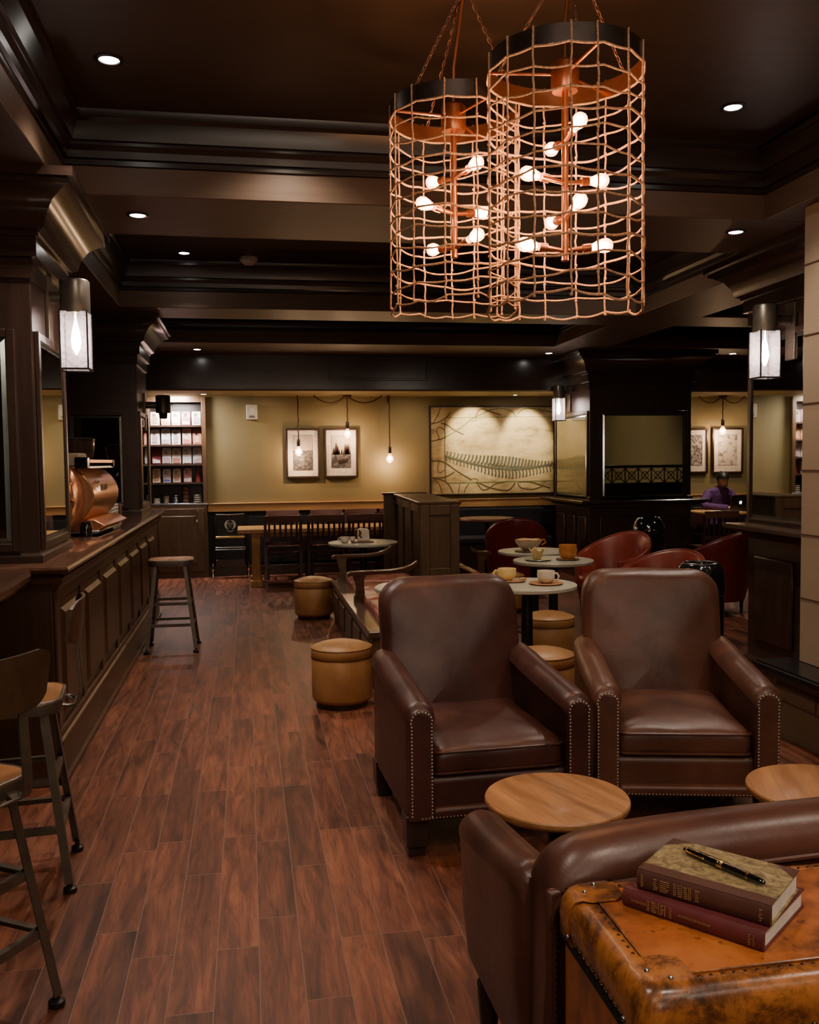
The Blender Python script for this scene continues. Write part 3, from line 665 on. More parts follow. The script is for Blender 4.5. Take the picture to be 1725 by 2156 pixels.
for sx, sy in ((-1, -1), (-1, 1), (1, -1), (1, 1)):
    cx, cy = sx * .40, sy * .203; b = MB(); R = []
    L0 = .075
    oc = [(cx - sx * L0, cy), (cx - sx * .035, cy), (cx - sx * .02, cy - sy * .004), (cx - sx * .008, cy - sy * .012), (cx - sx * .002, cy - sy * .022), (cx, cy - sy * .035), (cx, cy - sy * L0), (cx - sx * .05, cy - sy * L0), (cx - sx * L0 * .96, cy - sy * L0 * .8), (cx - sx * L0, cy - sy * .045)]
    for g, z in ((.003, top - .10), (.008, top - .09), (.009, top - .05), (.006, top - .025), (-.003, top - .006), (-.014, top + .002), (-.028, top + .0035)):
        R.append([(x + sx * g, y + sy * g, z) for x, y in oc])
    b.loft(R); k = tb(b, 'corner_cap', 'trunk2', ang=60)
    for p in ((cx - sx * .06, cy - sy * .03, top + .004), (cx - sx * .03, cy - sy * .058, top + .004), (cx - sx * .066, cy + sy * .008, top - .08), (cx + sx * .008, cy - sy * .066, top - .08)): MB().sphere(p, .0048, 8).build('rivet', 'steel', k)
b = MB()
b.box(X0 - .002, X1, Y0 - .004, Y1, top - .112, top - .100); tb(b, 'lid_gap', 'void')
b = MB(); b.box(-.03, .03, Y0 - .012, Y0, top - .15, top - .07); b.cyl((-.02, Y0 - .014, top - .11), (.02, Y0 - .014, top - .11), .008); tb(b, 'clasp', 'darknail', bev=.003)
st = thing('luggage_stand', 'black wooden stand carrying the orange brown leather trunk', 'stand', (1.02, 1.56, 0))
MB().box(X0 + .03, X1 - .02, Y0 + .03, Y1 - .02, .30, .36).build('top_frame', 'blackm', st, bev=.004)
for x in (X0 + .05, X1 - .05):
    for y in (Y0 + .05, Y1 - .05): MB().box(x - .018, x + .018, y - .018, y + .018, 0, .30).build('leg', 'blackm', st, bev=.003)
# books
def book(label, c0, ux, wlen, dep, th, cover, spine, top_m=None, z=ZT):
    """c0: spine corner, ux: direction along the spine"""
    ang = atan2(ux[1], ux[0]); bk = thing('hardback_book', label, 'book', (c0[0], c0[1], z), math.degrees(ang))
    MB().box(.004, wlen - .004, .004, dep - .006, .003, th - .003).build('page_block', 'paper', bk)
    b = MB(); b.box(0, wlen, 0, dep, 0, .003); b.box(0, wlen, 0, dep, th - .003, th); b.build('cover', cover, bk, bev=.0008)
    sp = [(.004, .003), (-.001, .001), (-.005, th * .2), (-.007, th * .5), (-.005, th * .8), (-.001, th - .001), (.004, th - .003)]
    b = MB(); b.prism([(y, zz) for y, zz in sp], 0, wlen, 'x'); s = b.build('spine', spine, bk)
    return bk, s
def spine_marks(s, wlen, th, items):
    b = MB(); rr = random.Random(len(items))
    for kind, u, w in items:
        if kind == 'rule': b.box(u - .0006, u + .0006, -.0078, -.0060, th * .22, th * .80)
        elif kind == 'word':   # lines of lettering running along the spine
            x = u
            while x < u + w:
                k = rr.choice((.0016, .0022, .0028)); h = rr.choice((.0042, .0056, .0046)); z0 = th * .52 - .0024
                b.box(x, x + .0006, -.0079, -.0065, z0, z0 + h); b.box(x, x + k, -.0079, -.0065, z0 + (h * .45 if rr.random() > .5 else 0), z0 + (h * .45 if rr.random() > .5 else 0) + .0007); b.box(x + k - .0006, x + k, -.0079, -.0065, z0, z0 + .0036); x += k + .0013
        elif kind == 'block':
            for j in range(6):
                z0 = th * .24 + j * th * .095; x0 = u + rr.random() * .001
                b.box(x0, x0 + w * (.5 + .5 * rr.random()), -.0078, -.0060, z0, z0 + th * .035)
    b.build('gilt_lettering', 'goldfoil', s)
u = Vector((.880 - .708, 1.436 - 1.647, 0)); wl = u.length; u.normalize()
bk, s = book('burgundy cloth hardback with gilt spine lettering, lower book on the trunk', (.708, 1.647), u, wl, .215, .036, 'burg', 'burg')
spine_marks(s, wl, .036, [('word', .02, .03), ('rule', .053, 0), ('rule', .056, 0), ('block', .061, .012), ('rule', .076, 0), ('block', .079, .008), ('rule', .089, 0), ('block', .097, .006), ('word', .115, .062), ('block', .245, .005), ('block', .254, .003)])
u2 = Vector((.905 - .737, 1.452 - 1.640, 0)); wl2 = u2.length; u2.normalize()
bk, s = book('brown leather spined hardback with marbled paper cover, upper book on the trunk', (.733, 1.637), u2, wl2, .175, .040, 'marbled', 'brownbook', z=ZT + .0365)
spine_marks(s, wl2, .040, [('rule', .010, 0), ('rule', .0125, 0), ('block', .034, .010), ('block', .047, .02), ('rule', .075, 0), ('rule', .078, 0), ('block', .082, .006), ('rule', .090, 0), ('block', .094, .008), ('rule', .104, 0), ('rule', .107, 0), ('block', .116, .009), ('block', .232, .006)])
b = MB(); b.box(0, wl2, -.001, .030, .0392, .0404)
b.prism([(0, .175), (.042, .175), (0, .133)], .0392, .0404, 'z'); b.prism([(wl2, .175), (wl2 - .042, .175), (wl2, .133)], .0392, .0404, 'z')
b.build('leather_quarter_binding', 'brownbook', bk)
# fountain pen
ZP = ZT + .0365 + .0405
p0, p1 = Vector((.851, 1.682, 0)), Vector((.931, 1.502, 0)); d = p1 - p0; d.normalize()
pen = thing('fountain_pen', 'black resin fountain pen with gold bands resting on the marbled book', 'pen', (p0.x + d.x * .008, p0.y + d.y * .008, ZP + .0083), math.degrees(atan2(d.y, d.x)))
pen.scale = (1.26, 1.22, 1.22)
def lx(prof, n=20): b = MB(); return b.loft([[(x, r * cos(2 * pi * k / n), r * sin(2 * pi * k / n)) for k in range(n)] for x, r in prof])
lx([(-.006, .001), (-.005, .003), (-.001, .0044), (.001, .0045)]).build('cap_finial', 'blackbakelite', pen)
lx([(.0025, .0050), (.02, .0062), (.048, .0066), (.060, .0067)]).build('cap', 'blackbakelite', pen)
b = lx([(.001, .0048), (.0025, .0051)]); b.loft([[(x, r * cos(2 * pi * k / 20), r * sin(2 * pi * k / 20)) for k in range(20)] for x, r in ((.060, .0068), (.0605, .0070), (.062, .0070), (.0625, .0067), (.063, .0071), (.0665, .0071), (.067, .0067), (.0675, .007), (.069, .007), (.0695, .0066))])
b.loft([[(x, r * cos(2 * pi * k / 20), r * sin(2 * pi * k / 20)) for k in range(20)] for x, r in ((.112, .0062), (.1145, .0061))]); b.build('gold_band', 'gold', pen)
lx([(.0695, .0063), (.095, .0064), (.112, .0061)]).build('barrel', 'blackbakelite', pen)
lx([(.1145, .0059), (.130, .0052), (.138, .0042), (.1405, .0030), (.1415, .001)]).build('barrel_end', 'blackbakelite', pen)
b = MB(); b.tube([(.001, -.0045, .002), (.003, -.0085, .002), (.02, -.0088, .0015), (.036, -.0080, .001)], [.0009, .0011, .001, .0009], 8); b.sphere((.037, -.0080, .001), .0018, 10); b.build('clip', 'gold', pen)

# ------------------------------------------------------------ ottomans
def ottoman(label, x, y, r=.197, h=.43, proto=[None]):
    if proto[0]: return dup(proto[0], (x, y, 0), x * 70, label)
    o = thing('drum_ottoman', label, 'ottoman', (x, y, 0), 0, 'tan leather drum ottomans')
    MB().lathe([(r - .03, 0), (r - .028, .035)], 40).build('base', 'ebony', o)
    MB().lathe([(r - .03, .032), (r - .008, .045), (r, .065), (r + .001, .2), (r, h - .115), (r - .006, h - .106)], 48).build('drum', 'tan', o)
    MB().lathe([(r - .006, h - .108), (r + .002, h - .10), (r + .003, h - .06), (r, h - .045), (r - .012, h - .034), (r - .05, h - .02), (r - .11, h - .006), (r - .16, h - .001), (.01, h)], 48).build('lid_cushion', 'tan', o, ang=60)
    b = MB()
    for k in range(90): a = 2 * pi * k / 90; b.box(-.002, .002, -.001, .001, 0, .009); b.xf(Matrix.Translation(((r + .002) * cos(a), (r + .002) * sin(a), h - .112)) @ Matrix.Rotation(a + pi / 2, 4, 'Z'), len(b.v) - 8)
    b.build('whip_stitching', 'darknail', o)
    MB().tube([((r + .001) * cos(2 * pi * k / 40), (r + .001) * sin(2 * pi * k / 40), h - .042) for k in range(40)], .004, 6, True).build('piping', 'tan', o)
    proto[0] = o; return o
ottoman('tan leather drum ottoman standing in the aisle beside the left armchair', .592, 5.97)
ottoman('tan leather drum ottoman in the aisle beside the far end of the bench', .655, 9.40)
ottoman('tan leather drum ottoman nearest in the gap between the two armchairs', 1.80, 5.45)
ottoman('tan leather drum ottoman under the table, second back between the armchairs', 2.28, 6.75)
ottoman('low tan ottoman behind the table with the pale amber cup', 2.67, 9.30)

# ------------------------------------------------------------ stone topped cafe tables
def stone_table(label, x, y, r, proto=[None]):
    if proto[0] and r == .34: return dup(proto[0], (x, y, 0), 0, label)
    t = thing('round_cafe_table', label, 'table', (x, y, 0), 0, 'grey stone topped cafe tables')
    MB().lathe([(r - .006, .722), (r, .727), (r, .745), (r - .005, .75)], 72).build('tabletop', 'marble', t, ang=30)
    MB().lathe([(.04, .03), (.038, .70), (.12, .722)], 24).build('pedestal', 'pedestal', t)
    MB().lathe([(.21, 0), (.21, .012), (.07, .03), (.04, .06)], 36).build('base', 'pedestal', t)
    if r == .34: proto[0] = t
    return t
stone_table('round grey stone cafe table half hidden by the left armchair, nothing on it', 1.175, 6.08, .34)
stone_table('round grey stone cafe table with the white mug, nearest behind the two armchairs', 1.88, 6.02, .34)
stone_table('round grey stone cafe table holding the amber mug and the crumpled cup', 2.55, 7.42, .34)
stone_table('round grey stone cafe table with the ribbed bowl, farthest of the cluster', 2.64, 8.22, .34)
stone_table('round grey stone cafe table carrying the napkin holder beside the booth divider', 1.20, 9.62, .37)
# crockery
def saucer(label, x, y, r, mat, z=.75, h=.012): 
    o = MB().lathe([(r * .7, 0), (r * .95, h * .4), (r, h * .8), (r * .98, h), (r * .8, h * .85), (.01, h * .7)], 36, (x, y, z)).build('saucer', mat, None, (x, y, z)); return tag(o, label, 'saucer')
def mug(name, label, x, y, z, r, h, mat, fill=None, ha=0, prof=None, handle=True):
    t = thing(name, label, 'cup', (x, y, z), ha)
    pr = prof or [(r * .55, 0), (r * .8, h * .12), (r * .97, h * .4), (r, h * .7), (r * .97, h), (r * .92, h), (r * .93, h * .7), (r * .75, h * .2), (.005, h * .12)]
    MB().lathe(pr, 32).build('cup_body', mat, t, ang=50)
    if fill: MB().lathe([(r * .93, h * .80), (r * .9, h * .86), (.01, h * .89)], 28).build('drink', fill, t)
    if handle: MB().tube([(r * .93, 0, h * .8), (r * 1.25, 0, h * .84), (r * 1.48, 0, h * .6), (r * 1.35, 0, h * .3), (r * .9, 0, h * .22)], r * .11, 8).build('handle', mat, t)
    return t
saucer('oval wooden saucer under the white mug', 2.002, 5.975, .118, 'saucer')
mug('coffee_mug', 'squat white ceramic mug on the nearest stone table', 2.00, 5.97, .761, .062, .082, 'white', 'foam', -40)
saucer('wooden saucer with a spoon under the pale amber glass cup', 1.81, 6.17, .105, 'saucer')
mug('glass_cup', 'pale amber glass cup with a round handle behind the left armchair', 1.79, 6.20, .761, .066, .078, 'amberlite', 'foam', 175)
b = MB(); b.tube([(1.80, 6.10, .772), (1.86, 6.08, .776)], [.004, .002], 6); b.sphere((1.873, 6.077, .776), .012, 8, (1.4, .8, .3)); tag(b.build('teaspoon', 'steel', None, (1.84, 6.08, .77)), 'small teaspoon lying on the wooden saucer by the amber cup', 'spoon')
b = MB(); b.box(1.868, 1.915, 6.13, 6.165, .765, .775); tag(b.build('biscuit', 'amber', None, (1.89, 6.145, .765), bev=.002), 'small wrapped biscuit on the saucer beside the amber cup', 'biscuit')
saucer('dark wooden saucer under the amber mug', 2.665, 7.38, .10, 'darksaucer')
mug('coffee_mug', 'rounded amber brown mug topped with milk foam', 2.665, 7.38, .761, .077, .118, 'amber', 'foam', 30)
saucer('silver lace edged saucer under the crumpled little cup', 2.41, 7.40, .11, 'steel')
w = mug('pastry_cup', 'little wavy edged amber and cream cup', 2.40, 7.40, .761, .062, .085, 'amberlite', 'cream', 0, handle=False,
        prof=[(.028, 0), (.036, .006), (.044, .04), (.060, .078), (.066, .085), (.058, .083), (.040, .04), (.005, .012)])
me = w.children[0].data
for v in me.vertices:
    if v.co.z > .06: a = atan2(v.co.y, v.co.x); v.co.z += .012 * sin(5 * a); v.co.x *= 1 + .08 * sin(3 * a); v.co.y *= 1 + .08 * sin(3 * a)
saucer('dark wooden saucer under the ribbed bowl', 2.55, 8.15, .12, 'darksaucer')
w = mug('ribbed_bowl_cup', 'wide cream ribbed bowl cup with brown dribbled rim', 2.56, 8.15, .761, .115, .10, 'cream', 'foam', 5, handle=False,
        prof=[(.045, 0), (.05, .008), (.085, .035), (.112, .075), (.122, .10), (.114, .10), (.10, .07), (.05, .02), (.005, .015)])
b = MB()
for k in range(36):
    a = 2 * pi * k / 36; b.tube([(.052 * cos(a), .052 * sin(a), .01), (.088 * cos(a), .088 * sin(a), .036), (.115 * cos(a), .115 * sin(a), .076), (.122 * cos(a), .122 * sin(a), .095)], .0028, 5)
b.build('rib', 'white', w)
b = MB(); b.tube([(.119 * cos(2 * pi * k / 30), .119 * sin(2 * pi * k / 30), .10 + .004 * sin(k)) for k in range(30)], .0045, 6, True); b.tube([(.118, 0, .09), (.16, 0, .098), (.165, -.02, .07), (.12, -.03, .05)], .006, 6); b.build('glazed_rim', 'amber', w)
# napkin holder group
tr = MB().box(1.07, 1.30, 9.50, 9.66, .75, .765).build('condiment_tray', 'darksaucer', None, (1.185, 9.58, .75), bev=.004); tag(tr, 'flat brown wooden condiment tray under the napkin holder', 'tray')
nh = thing('napkin_holder', 'white napkin holder with brown mark on the far left stone table', 'napkin holder', (1.20, 9.58, .765))
MB().prism([(-.065, 0), (.065, 0), (.058, .115), (.045, .125), (-.03, .135), (-.062, .12)], -.03, .03, 'y').build('holder', 'white', nh, bev=.006)
b = MB(); b.tube([(-.05, -.034, .12), (-.035, -.036, .09), (-.045, -.036, .06), (-.02, -.036, .03)], [.006, .014, .012, .004], 8, flat=.3); b.build('brown_mark', 'burg', nh)
mug('milk_jug', 'small white cream jug beside the napkin holder', 1.00, 9.56, .75, .05, .065, 'white', None, 190)
mug('sugar_bowl', 'small white sugar pot beside the napkin holder, nearer the tray', 1.08, 9.545, .765, .03, .05, 'white', None, 0, handle=False)
# ------------------------------------------------------------ wooden bench and booth divider
def bench(label, loc, y0, y1, depth, arms, armlen, flip=1):
    t = thing('wooden_bench', label, 'bench', loc)
    def X(a): return a * flip
    def bx(b, xa, xb, ya, yb, za, zb): return b.box(min(X(xa), X(xb)), max(X(xa), X(xb)), ya, yb, za, zb)
    b = MB(); bx(b, .03, depth, y0 + .02, y1, 0, .36); b.build('base', 'boothwood', t, bev=.004)
    b = MB(); n = max(1, int((y1 - y0) / .55))
    for i in range(n): ya = y0 + .08 + i * (y1 - y0) / n; bx(b, .012, .032, ya, ya + (y1 - y0) / n - .12, .08, .30)
    b.build('raised_panel', 'boothwood', t, bev=.008)
    b = MB(); bx(b, 0, depth, y0, y1, .36, .41); b.build('seat_frame', 'armwood', t, bev=.008)
    n = max(1, int(round((y1 - y0) / .62)))
    for i in range(n):
        ya = y0 + .03 + i * (y1 - y0 - .06) / n; yb = ya + (y1 - y0 - .06) / n - .012
        b = MB(); o = dense(rrect(min(X(.13), X(depth - .02)), max(X(.13), X(depth - .02)), ya, yb, .03), .07); cx = X((.13 + depth) / 2); cy = (ya + yb) / 2
        b.loft([[(cx + (x - cx) * q, cy + (y - cy) * q, z) for x, y in o] for q, z in ((1, .40), (1.0, .44), (.97, .458), (.9, .468), (.6, .476), (.2, .478))]); b.wob(.006, 9, seed=i); b.build('seat_cushion', 'benchl', t, ang=60)
    for ya in arms:
        b = MB(); pts = [(X(.0), ya, .655), (X(.03), ya, .668), (X(.15), ya, .672), (X(armlen * .62), ya, .676), (X(armlen * .8), ya, .688), (X(armlen * .92), ya, .712), (X(armlen), ya, .745)]
        b.loft([[(x - (0), y - .035, z - .026), (x, y + .035, z - .026), (x, y + .038, z), (x, y + .03, z + .006), (x, y - .03, z + .006), (x, y - .038, z)] for x, y, z in pts]); a = b.build('armrest', 'armwood', t, ang=50)
        b = MB(); b.loft([[(X(c) - w, ya - .032, z), (X(c) + w, ya - .032, z), (X(c) + w, ya + .032, z), (X(c) - w, ya + .032, z)] for c, w, z in ((.105, .048, .41), (.105, .048, .455), (.108, .038, .47), (.11, .034, .54), (.10, .042, .60), (.10, .052, .63), (.10, .052, .648))])
        b.build('arm_post', 'armwood', t, ang=40)
    return t
bench('long wooden bench with burgundy leather seat pads and two scrolled arms, beside the aisle', (.815, 0, 0), 6.30, 9.17, .80, (7.66, 9.08), .60)
bench('short wooden bench on the right side of the booth divider with one scrolled arm', (2.44, 0, 0), 8.9, 10.2, .25, (9.05,), .22, -1)
dv = thing('booth_divider', 'high dark panelled wooden booth divider in the middle of the room', 'room divider', (1.85, 8.75, 0))
T = Matrix(((1, .055, 0, 0), (0, 1, 0, 0), (0, 0, 1, 0), (0, 0, 0, 1)))
def dvb(mb, n, m, **k): mb.xf(T); return mb.build(n, m, dv, **k)
dvb(MB().box(-.175, .175, .03, 2.35, 0, 1.17), 'core', 'boothwood')
dvb(MB().box(-.195, .195, 0, .035, 0, 1.17), 'end_panel', 'boothwood', bev=.003)
b = MB(); b.box(-.195, -.105, -.018, 0, .0, 1.17); b.box(.105, .195, -.018, 0, .0, 1.17); b.box(-.105, .105, -.018, 0, 1.07, 1.17); b.box(-.105, .105, -.018, 0, .45, .55); dvb(b, 'end_frame', 'boothwood', bev=.006)
b = MB()
for i in range(4): ya = .04 + i * .745; b.box(-.195, -.175, ya, ya + .10, .4, 1.17)
b.box(-.195, -.175, .04, 2.35, 1.08, 1.17); dvb(b, 'side_frame', 'boothwood', bev=.006)
dvb(MB().box(-.33, .18, 2.35, 2.42, 0, 1.19), 'far_wing', 'boothwood', bev=.004)
b = MB(); b.rectmold(-.195, .195, 0, 2.40, [(0, 1.165), (.012, 1.17), (.02, 1.185), (.02, 1.198), (.012, 1.203)]); b.rectmold(-.33, .19, 2.35, 2.42, [(0, 1.185), (.012, 1.19), (.02, 1.2), (.02, 1.21), (.012, 1.215)]); dvb(b, 'cap_rail', 'boothwood', ang=30)
# lattice topped booth wall seen in the big mirror
lt = thing('lattice_booth_wall', 'dark booth wall with crossed lattice top, seen reflected in the broad pillar mirror', 'room divider', (7.9, 5.4, 0))
MB().box(-1.0, 1.6, -.06, .06, 0, 1.10).build('lower_panel', 'ebony', lt, bev=.005)
b = MB()
for i in range(9):
    x = -.98 + i * .28
    b.box(x - .012, x + .012, .0, .02, 1.1, 1.42)
    for s in (-1, 1): b.tube([(x, .01, 1.26 - s * .15), (x + .28, .01, 1.26 + s * .15)], .011, 4)
    b.tube([(x + .14 + .075 * cos(k * pi / 6), .012, 1.26 + .075 * sin(k * pi / 6)) for k in range(12)], .009, 4, True)
b.build('lattice', 'ebony', lt)
b = MB(); b.box(-1.0, 1.6, -.03, .05, 1.41, 1.47); b.box(-1.0, 1.6, -.03, .05, 1.09, 1.12); b.build('rail', 'ebony', lt, bev=.006)
# dark upholstered bench along the back wall
bq = thing('wall_banquette', 'black upholstered banquette along the back wall under the painting', 'bench', (3.2, 12.9, 0))
MB().box(-1.15, 1.15, -.22, .28, 0, .40).build('base', 'ebony', bq, bev=.005)
b = MB(); b.box(-1.15, 1.15, -.24, .22, .40, .50); b.build('seat_cushion', 'denim', bq, bev=.03, seg=4)
b = MB(); b.box(-1.15, 1.15, .16, .29, .46, .90); b.build('backrest', 'denim', bq, bev=.03, seg=4)

# ------------------------------------------------------------ tub chairs
def tub(label, loc, rz, mat, h=.84, group=None):
    t = thing('tub_chair', label, 'armchair', loc, rz, group)
    # shell opens towards -Y
    K = 40; A = 128; sec = []
    for i in range(K + 1):
        th = radians(-A + 2 * A * i / K); c = abs(th) / radians(A)
        top = h - (h - .60) * (3 * c ** 2 - 2 * c ** 3) ; ro = .36 + .02 * (1 - c); fl = .05 * (1 - c)
        dx, dy = sin(th), cos(th); th_ = .032 if c < .97 else .02
        pr = [(ro - .05, .15), (ro - .01, .30), (ro + fl * .5, top - .12), (ro + fl, top - .03), (ro + fl - .006, top - .008), (ro + fl - .02, top), (ro + fl - .034, top - .008), (ro + fl - .042, top - .03), (ro + fl * .4 - .05, top - .12), (ro - .07, .34), (ro - .11, .16)]
        sec.append([(dx * r * 1.0, dy * r * (1.0 if dy > 0 else 1.05), z) for r, z in pr])
    MB().loft(sec).build('shell', mat, t, ang=70)
    b = MB(); b.tube([[s_[5][0], s_[5][1], s_[5][2] + .001] for s_ in sec], .007, 6); b.build('piping', mat, t)
    o = [(.285 * cos(2 * pi * k / 36), .285 * sin(2 * pi * k / 36) - (.06 if sin(2 * pi * k / 36) < 0 else 0)) for k in range(36)]
    b = MB(); b.loft([[(x * q, y * q, z) for x, y in o] for q, z in ((1, .30), (1.03, .36), (1.0, .41), (.9, .43), (.5, .44), (.1, .44))]); b.build('seat_cushion', mat, t, ang=60)
    MB().lathe([(.28, .15), (.29, .17), (.29, .30)], 36).build('seat_base', mat, t)
    for x in (-.21, .21):
        for y in (-.2, .21): MB().lathe([(.014, 0), (.024, .16)], 10, (x, y, 0)).build('leg', 'ebony', t)
    return t
tub('oxblood red leather tub chair turned sideways, farther of the pair behind the amber mug', (3.66, 8.85, 0), -62, 'red')
tub('oxblood red leather tub chair, nearer of the pair behind the amber mug', (3.42, 7.25, 0), -58, 'red', .80)
tub('dark red tub chair beside the right hand mirrored pillar, its back towards the camera', (4.72, 8.75, 0), 205, 'darkred', .86)
tub('dark red tub chair under the painting seen from behind', (3.22, 10.75, 0), 165, 'darkred', .92)
# brown round tables by the back wall
def far_table(label, x, y, r, h, m='toptbl'):
    t = thing('round_dining_table', label, 'table', (x, y, 0))
    MB().lathe([(r - .004, h - .035), (r, h - .03), (r, h - .008), (r - .006, h)], 48).build('tabletop', m, t)
    MB().lathe([(.03, .03), (.03, h - .05), (.1, h - .035)], 16).build('pedestal', 'pedestal', t)
    MB().lathe([(.22, 0), (.22, .012), (.05, .04)], 24).build('base', 'pedestal', t)
far_table('small brown round table next to the dark red tub chair under the painting', 3.12, 11.75, .36, .84, 'darksaucer')
far_table('round pale wood table at which the man in purple sits', 6.62, 12.05, .42, .845, 'yellow')

# ------------------------------------------------------------ waste bins
def bin_(label, x, y, r, h, dome):
    t = thing('waste_bin', label, 'waste bin', (x, y, 0))
    MB().lathe([(r * .93, 0), (r * .93, .02), (r * .97, .03), (r * .99, h - .22)], 36).build('body', 'black', t)
    if dome: MB().lathe([(r, h - .215), (r * 1.02, h - .20), (r * 1.0, h - .16), (r * .88, h - .08), (r * .62, h - .02), (r * .3, h + .004), (.01, h + .01)], 40).build('domed_lid', 'black', t, ang=60)
    else:
        MB().lathe([(r, h - .215), (r * 1.03, h - .205), (r * 1.03, h - .19), (r * 1.0, h - .10), (r * .93, h - .04), (r * .80, h - .005), (r * .70, h), (r * .66, h - .01), (r * .66, h - .10), (.01, h - .10)], 40).build('lid', 'black', t, ang=60)
        MB().tube([(r * .72 * cos(2 * pi * k / 36), r * .72 * sin(2 * pi * k / 36), h) for k in range(36)], .006, 6, True).build('rim', 'steel', t)
bin_('glossy black waste bin with an open rimmed top behind the right armchair', 3.14, 5.98, .165, .86, False)
bin_('black waste bin with a shiny domed lid in front of the broad mirrored pillar', 4.60, 10.0, .19, .94, True)

# ------------------------------------------------------------ bar stools
def stool(label, loc, rz, h=.72, back=True):
    t = thing('bar_stool', label, 'bar stool', loc, rz, 'bar stools')
    o = dense(rrect(-.185, .185, -.175, .175, .085, 7), .06)
    b = MB(); b.loft([[(x * q, y * q, z) for x, y in o] for q, z in ((.97, h - .052), (1.0, h - .05), (1.02, h - .012), (1.01, h - .003), (.985, h), (.955, h), (.95, h - .004), (.93, h - .012))], cap=True); b.build('seat_pan', 'stoolmetal', t, ang=50)
    b = MB(); b.loft([[(x * q, y * q, z) for x, y in o] for q, z in ((.95, h - .01), (.95, h - .001), (.80, h - .003), (.5, h - .008), (.1, h - .010))]); b.build('seat', 'stoolseat', t, ang=50)
    top = [(sx * .135, sy * .125, h - .045) for sx in (-1, 1) for sy in (-1, 1)]; bot = [(sx * .215, sy * .205, .035) for sx in (-1, 1) for sy in (-1, 1)]
    for p, q in zip(top, bot):
        b = MB(); sx = 1 if p[0] > 0 else -1; sy = 1 if p[1] > 0 else -1
        w, k = .030, .004
        ring = lambda c: [(c[0], c[1], c[2]), (c[0] - sx * w, c[1], c[2]), (c[0] - sx * w, c[1] - sy * k, c[2]), (c[0] - sx * k, c[1] - sy * k, c[2]), (c[0] - sx * k, c[1] - sy * w, c[2]), (c[0], c[1] - sy * w, c[2])]
        b.loft([ring(p), ring(q)]); l = b.build('leg', 'stoolmetal', t, ang=30)
        f = MB().lathe([(.010, .05), (.010, .024), (.016, .022), (.024, .018), (.025, .008), (.021, 0)], 18, (q[0] - sx * .012, q[1] - sy * .012, 0)); f.build('foot_glide', 'pedestal', l)
    def at_(p, q, z): k = (p[2] - z) / (p[2] - q[2]); return tuple(p[i] + (q[i] - p[i]) * k for i in range(3))
    for z1, z2 in ((.22, .22), (.40, .40)):
        for i, j in ((0, 1), (2, 3), (0, 2), (1, 3)):
            zz = z1 if (i, j) in ((0, 1), (2, 3)) else z1 + .0
            a = Vector(at_(top[i], bot[i], zz)); c = Vector(at_(top[j], bot[j], zz)); cen = Vector((0, 0, zz))
            a = a + (cen - a) * .03; c = c + (cen - c) * .03; b = MB(); d = (c - a).normalized(); nrm = Vector((-d.y, d.x, 0)); mid = (a + c) / 2
            if nrm.dot(mid) > 0: nrm = -nrm
            b.loft([[p, p + nrm * .003, p + nrm * .003 + Vector((0, 0, .022)), p + nrm * .022 + Vector((0, 0, .022)), p + nrm * .022 + Vector((0, 0, .026)), p + Vector((0, 0, .026))] for p in (a, c)]); b.build('foot_rail', 'stoolmetal', t, ang=30)
    if back:
        # backrest on +X side
        b = MB(); R = []
        for i in range(13):
            u = -1 + i / 6; y = u * .175; bow = .035 * (1 - u * u); hh = .082 * (1 - max(0, abs(u) - .6) ** 2 * 1.9) 
            zc = h + .285; x = .225 + bow
            R.append([(x - .006 + .02 * (k_ - .5), y, zc - hh + 2 * hh * k_) for k_ in (0, .25, .5, .75, 1)] + [(x + .006 + .02 * (k_ - .5), y, zc - hh + 2 * hh * k_) for k_ in (1, .75, .5, .25, 0)])
        b.loft(R); b.build('backrest', 'stoolback', t, ang=50)
        for y in (-.062, .062):
            pts = [(.185, y, h - .032), (.215, y, h - .050), (.240, y, h - .040), (.252, y, h - .01), (.250, y, h + .06), (.243, y, h + .16), (.244, y, h + .30)]
            b = MB(); b.loft([[(x - .003, y_ - .016, z), (x - .003, y_ + .016, z), (x + .003, y_ + .016, z + .002), (x + .003, y_ - .016, z + .002)] for x, y_, z in pts]); b.build('back_strap', 'stoolmetal', t, ang=60)
        b = MB(); b.tube([(.17, -.075, h - .035), (.205, -.08, h - .04), (.225, -.06, h - .042), (.225, .06, h - .042), (.205, .08, h - .04), (.17, .075, h - .035)], .006, 6); b.build('back_bracket', 'stoolmetal', t)
    return t
stool('metal bar stool with low curved back and caramel wood seat, second from the camera', (-.905, 3.70, 0), 6)
stool('metal bar stool nearest the camera, its curved back cut by the left edge', (-.86, 2.72, 0), -32)
stool('backless metal bar stool with wooden seat standing free beside the bar', (-.655, 8.1, 0), 0, .785, False)
#stool('x behind the free standing one near the bar end', (-.72, 10.55, 0), 8, .72, False)

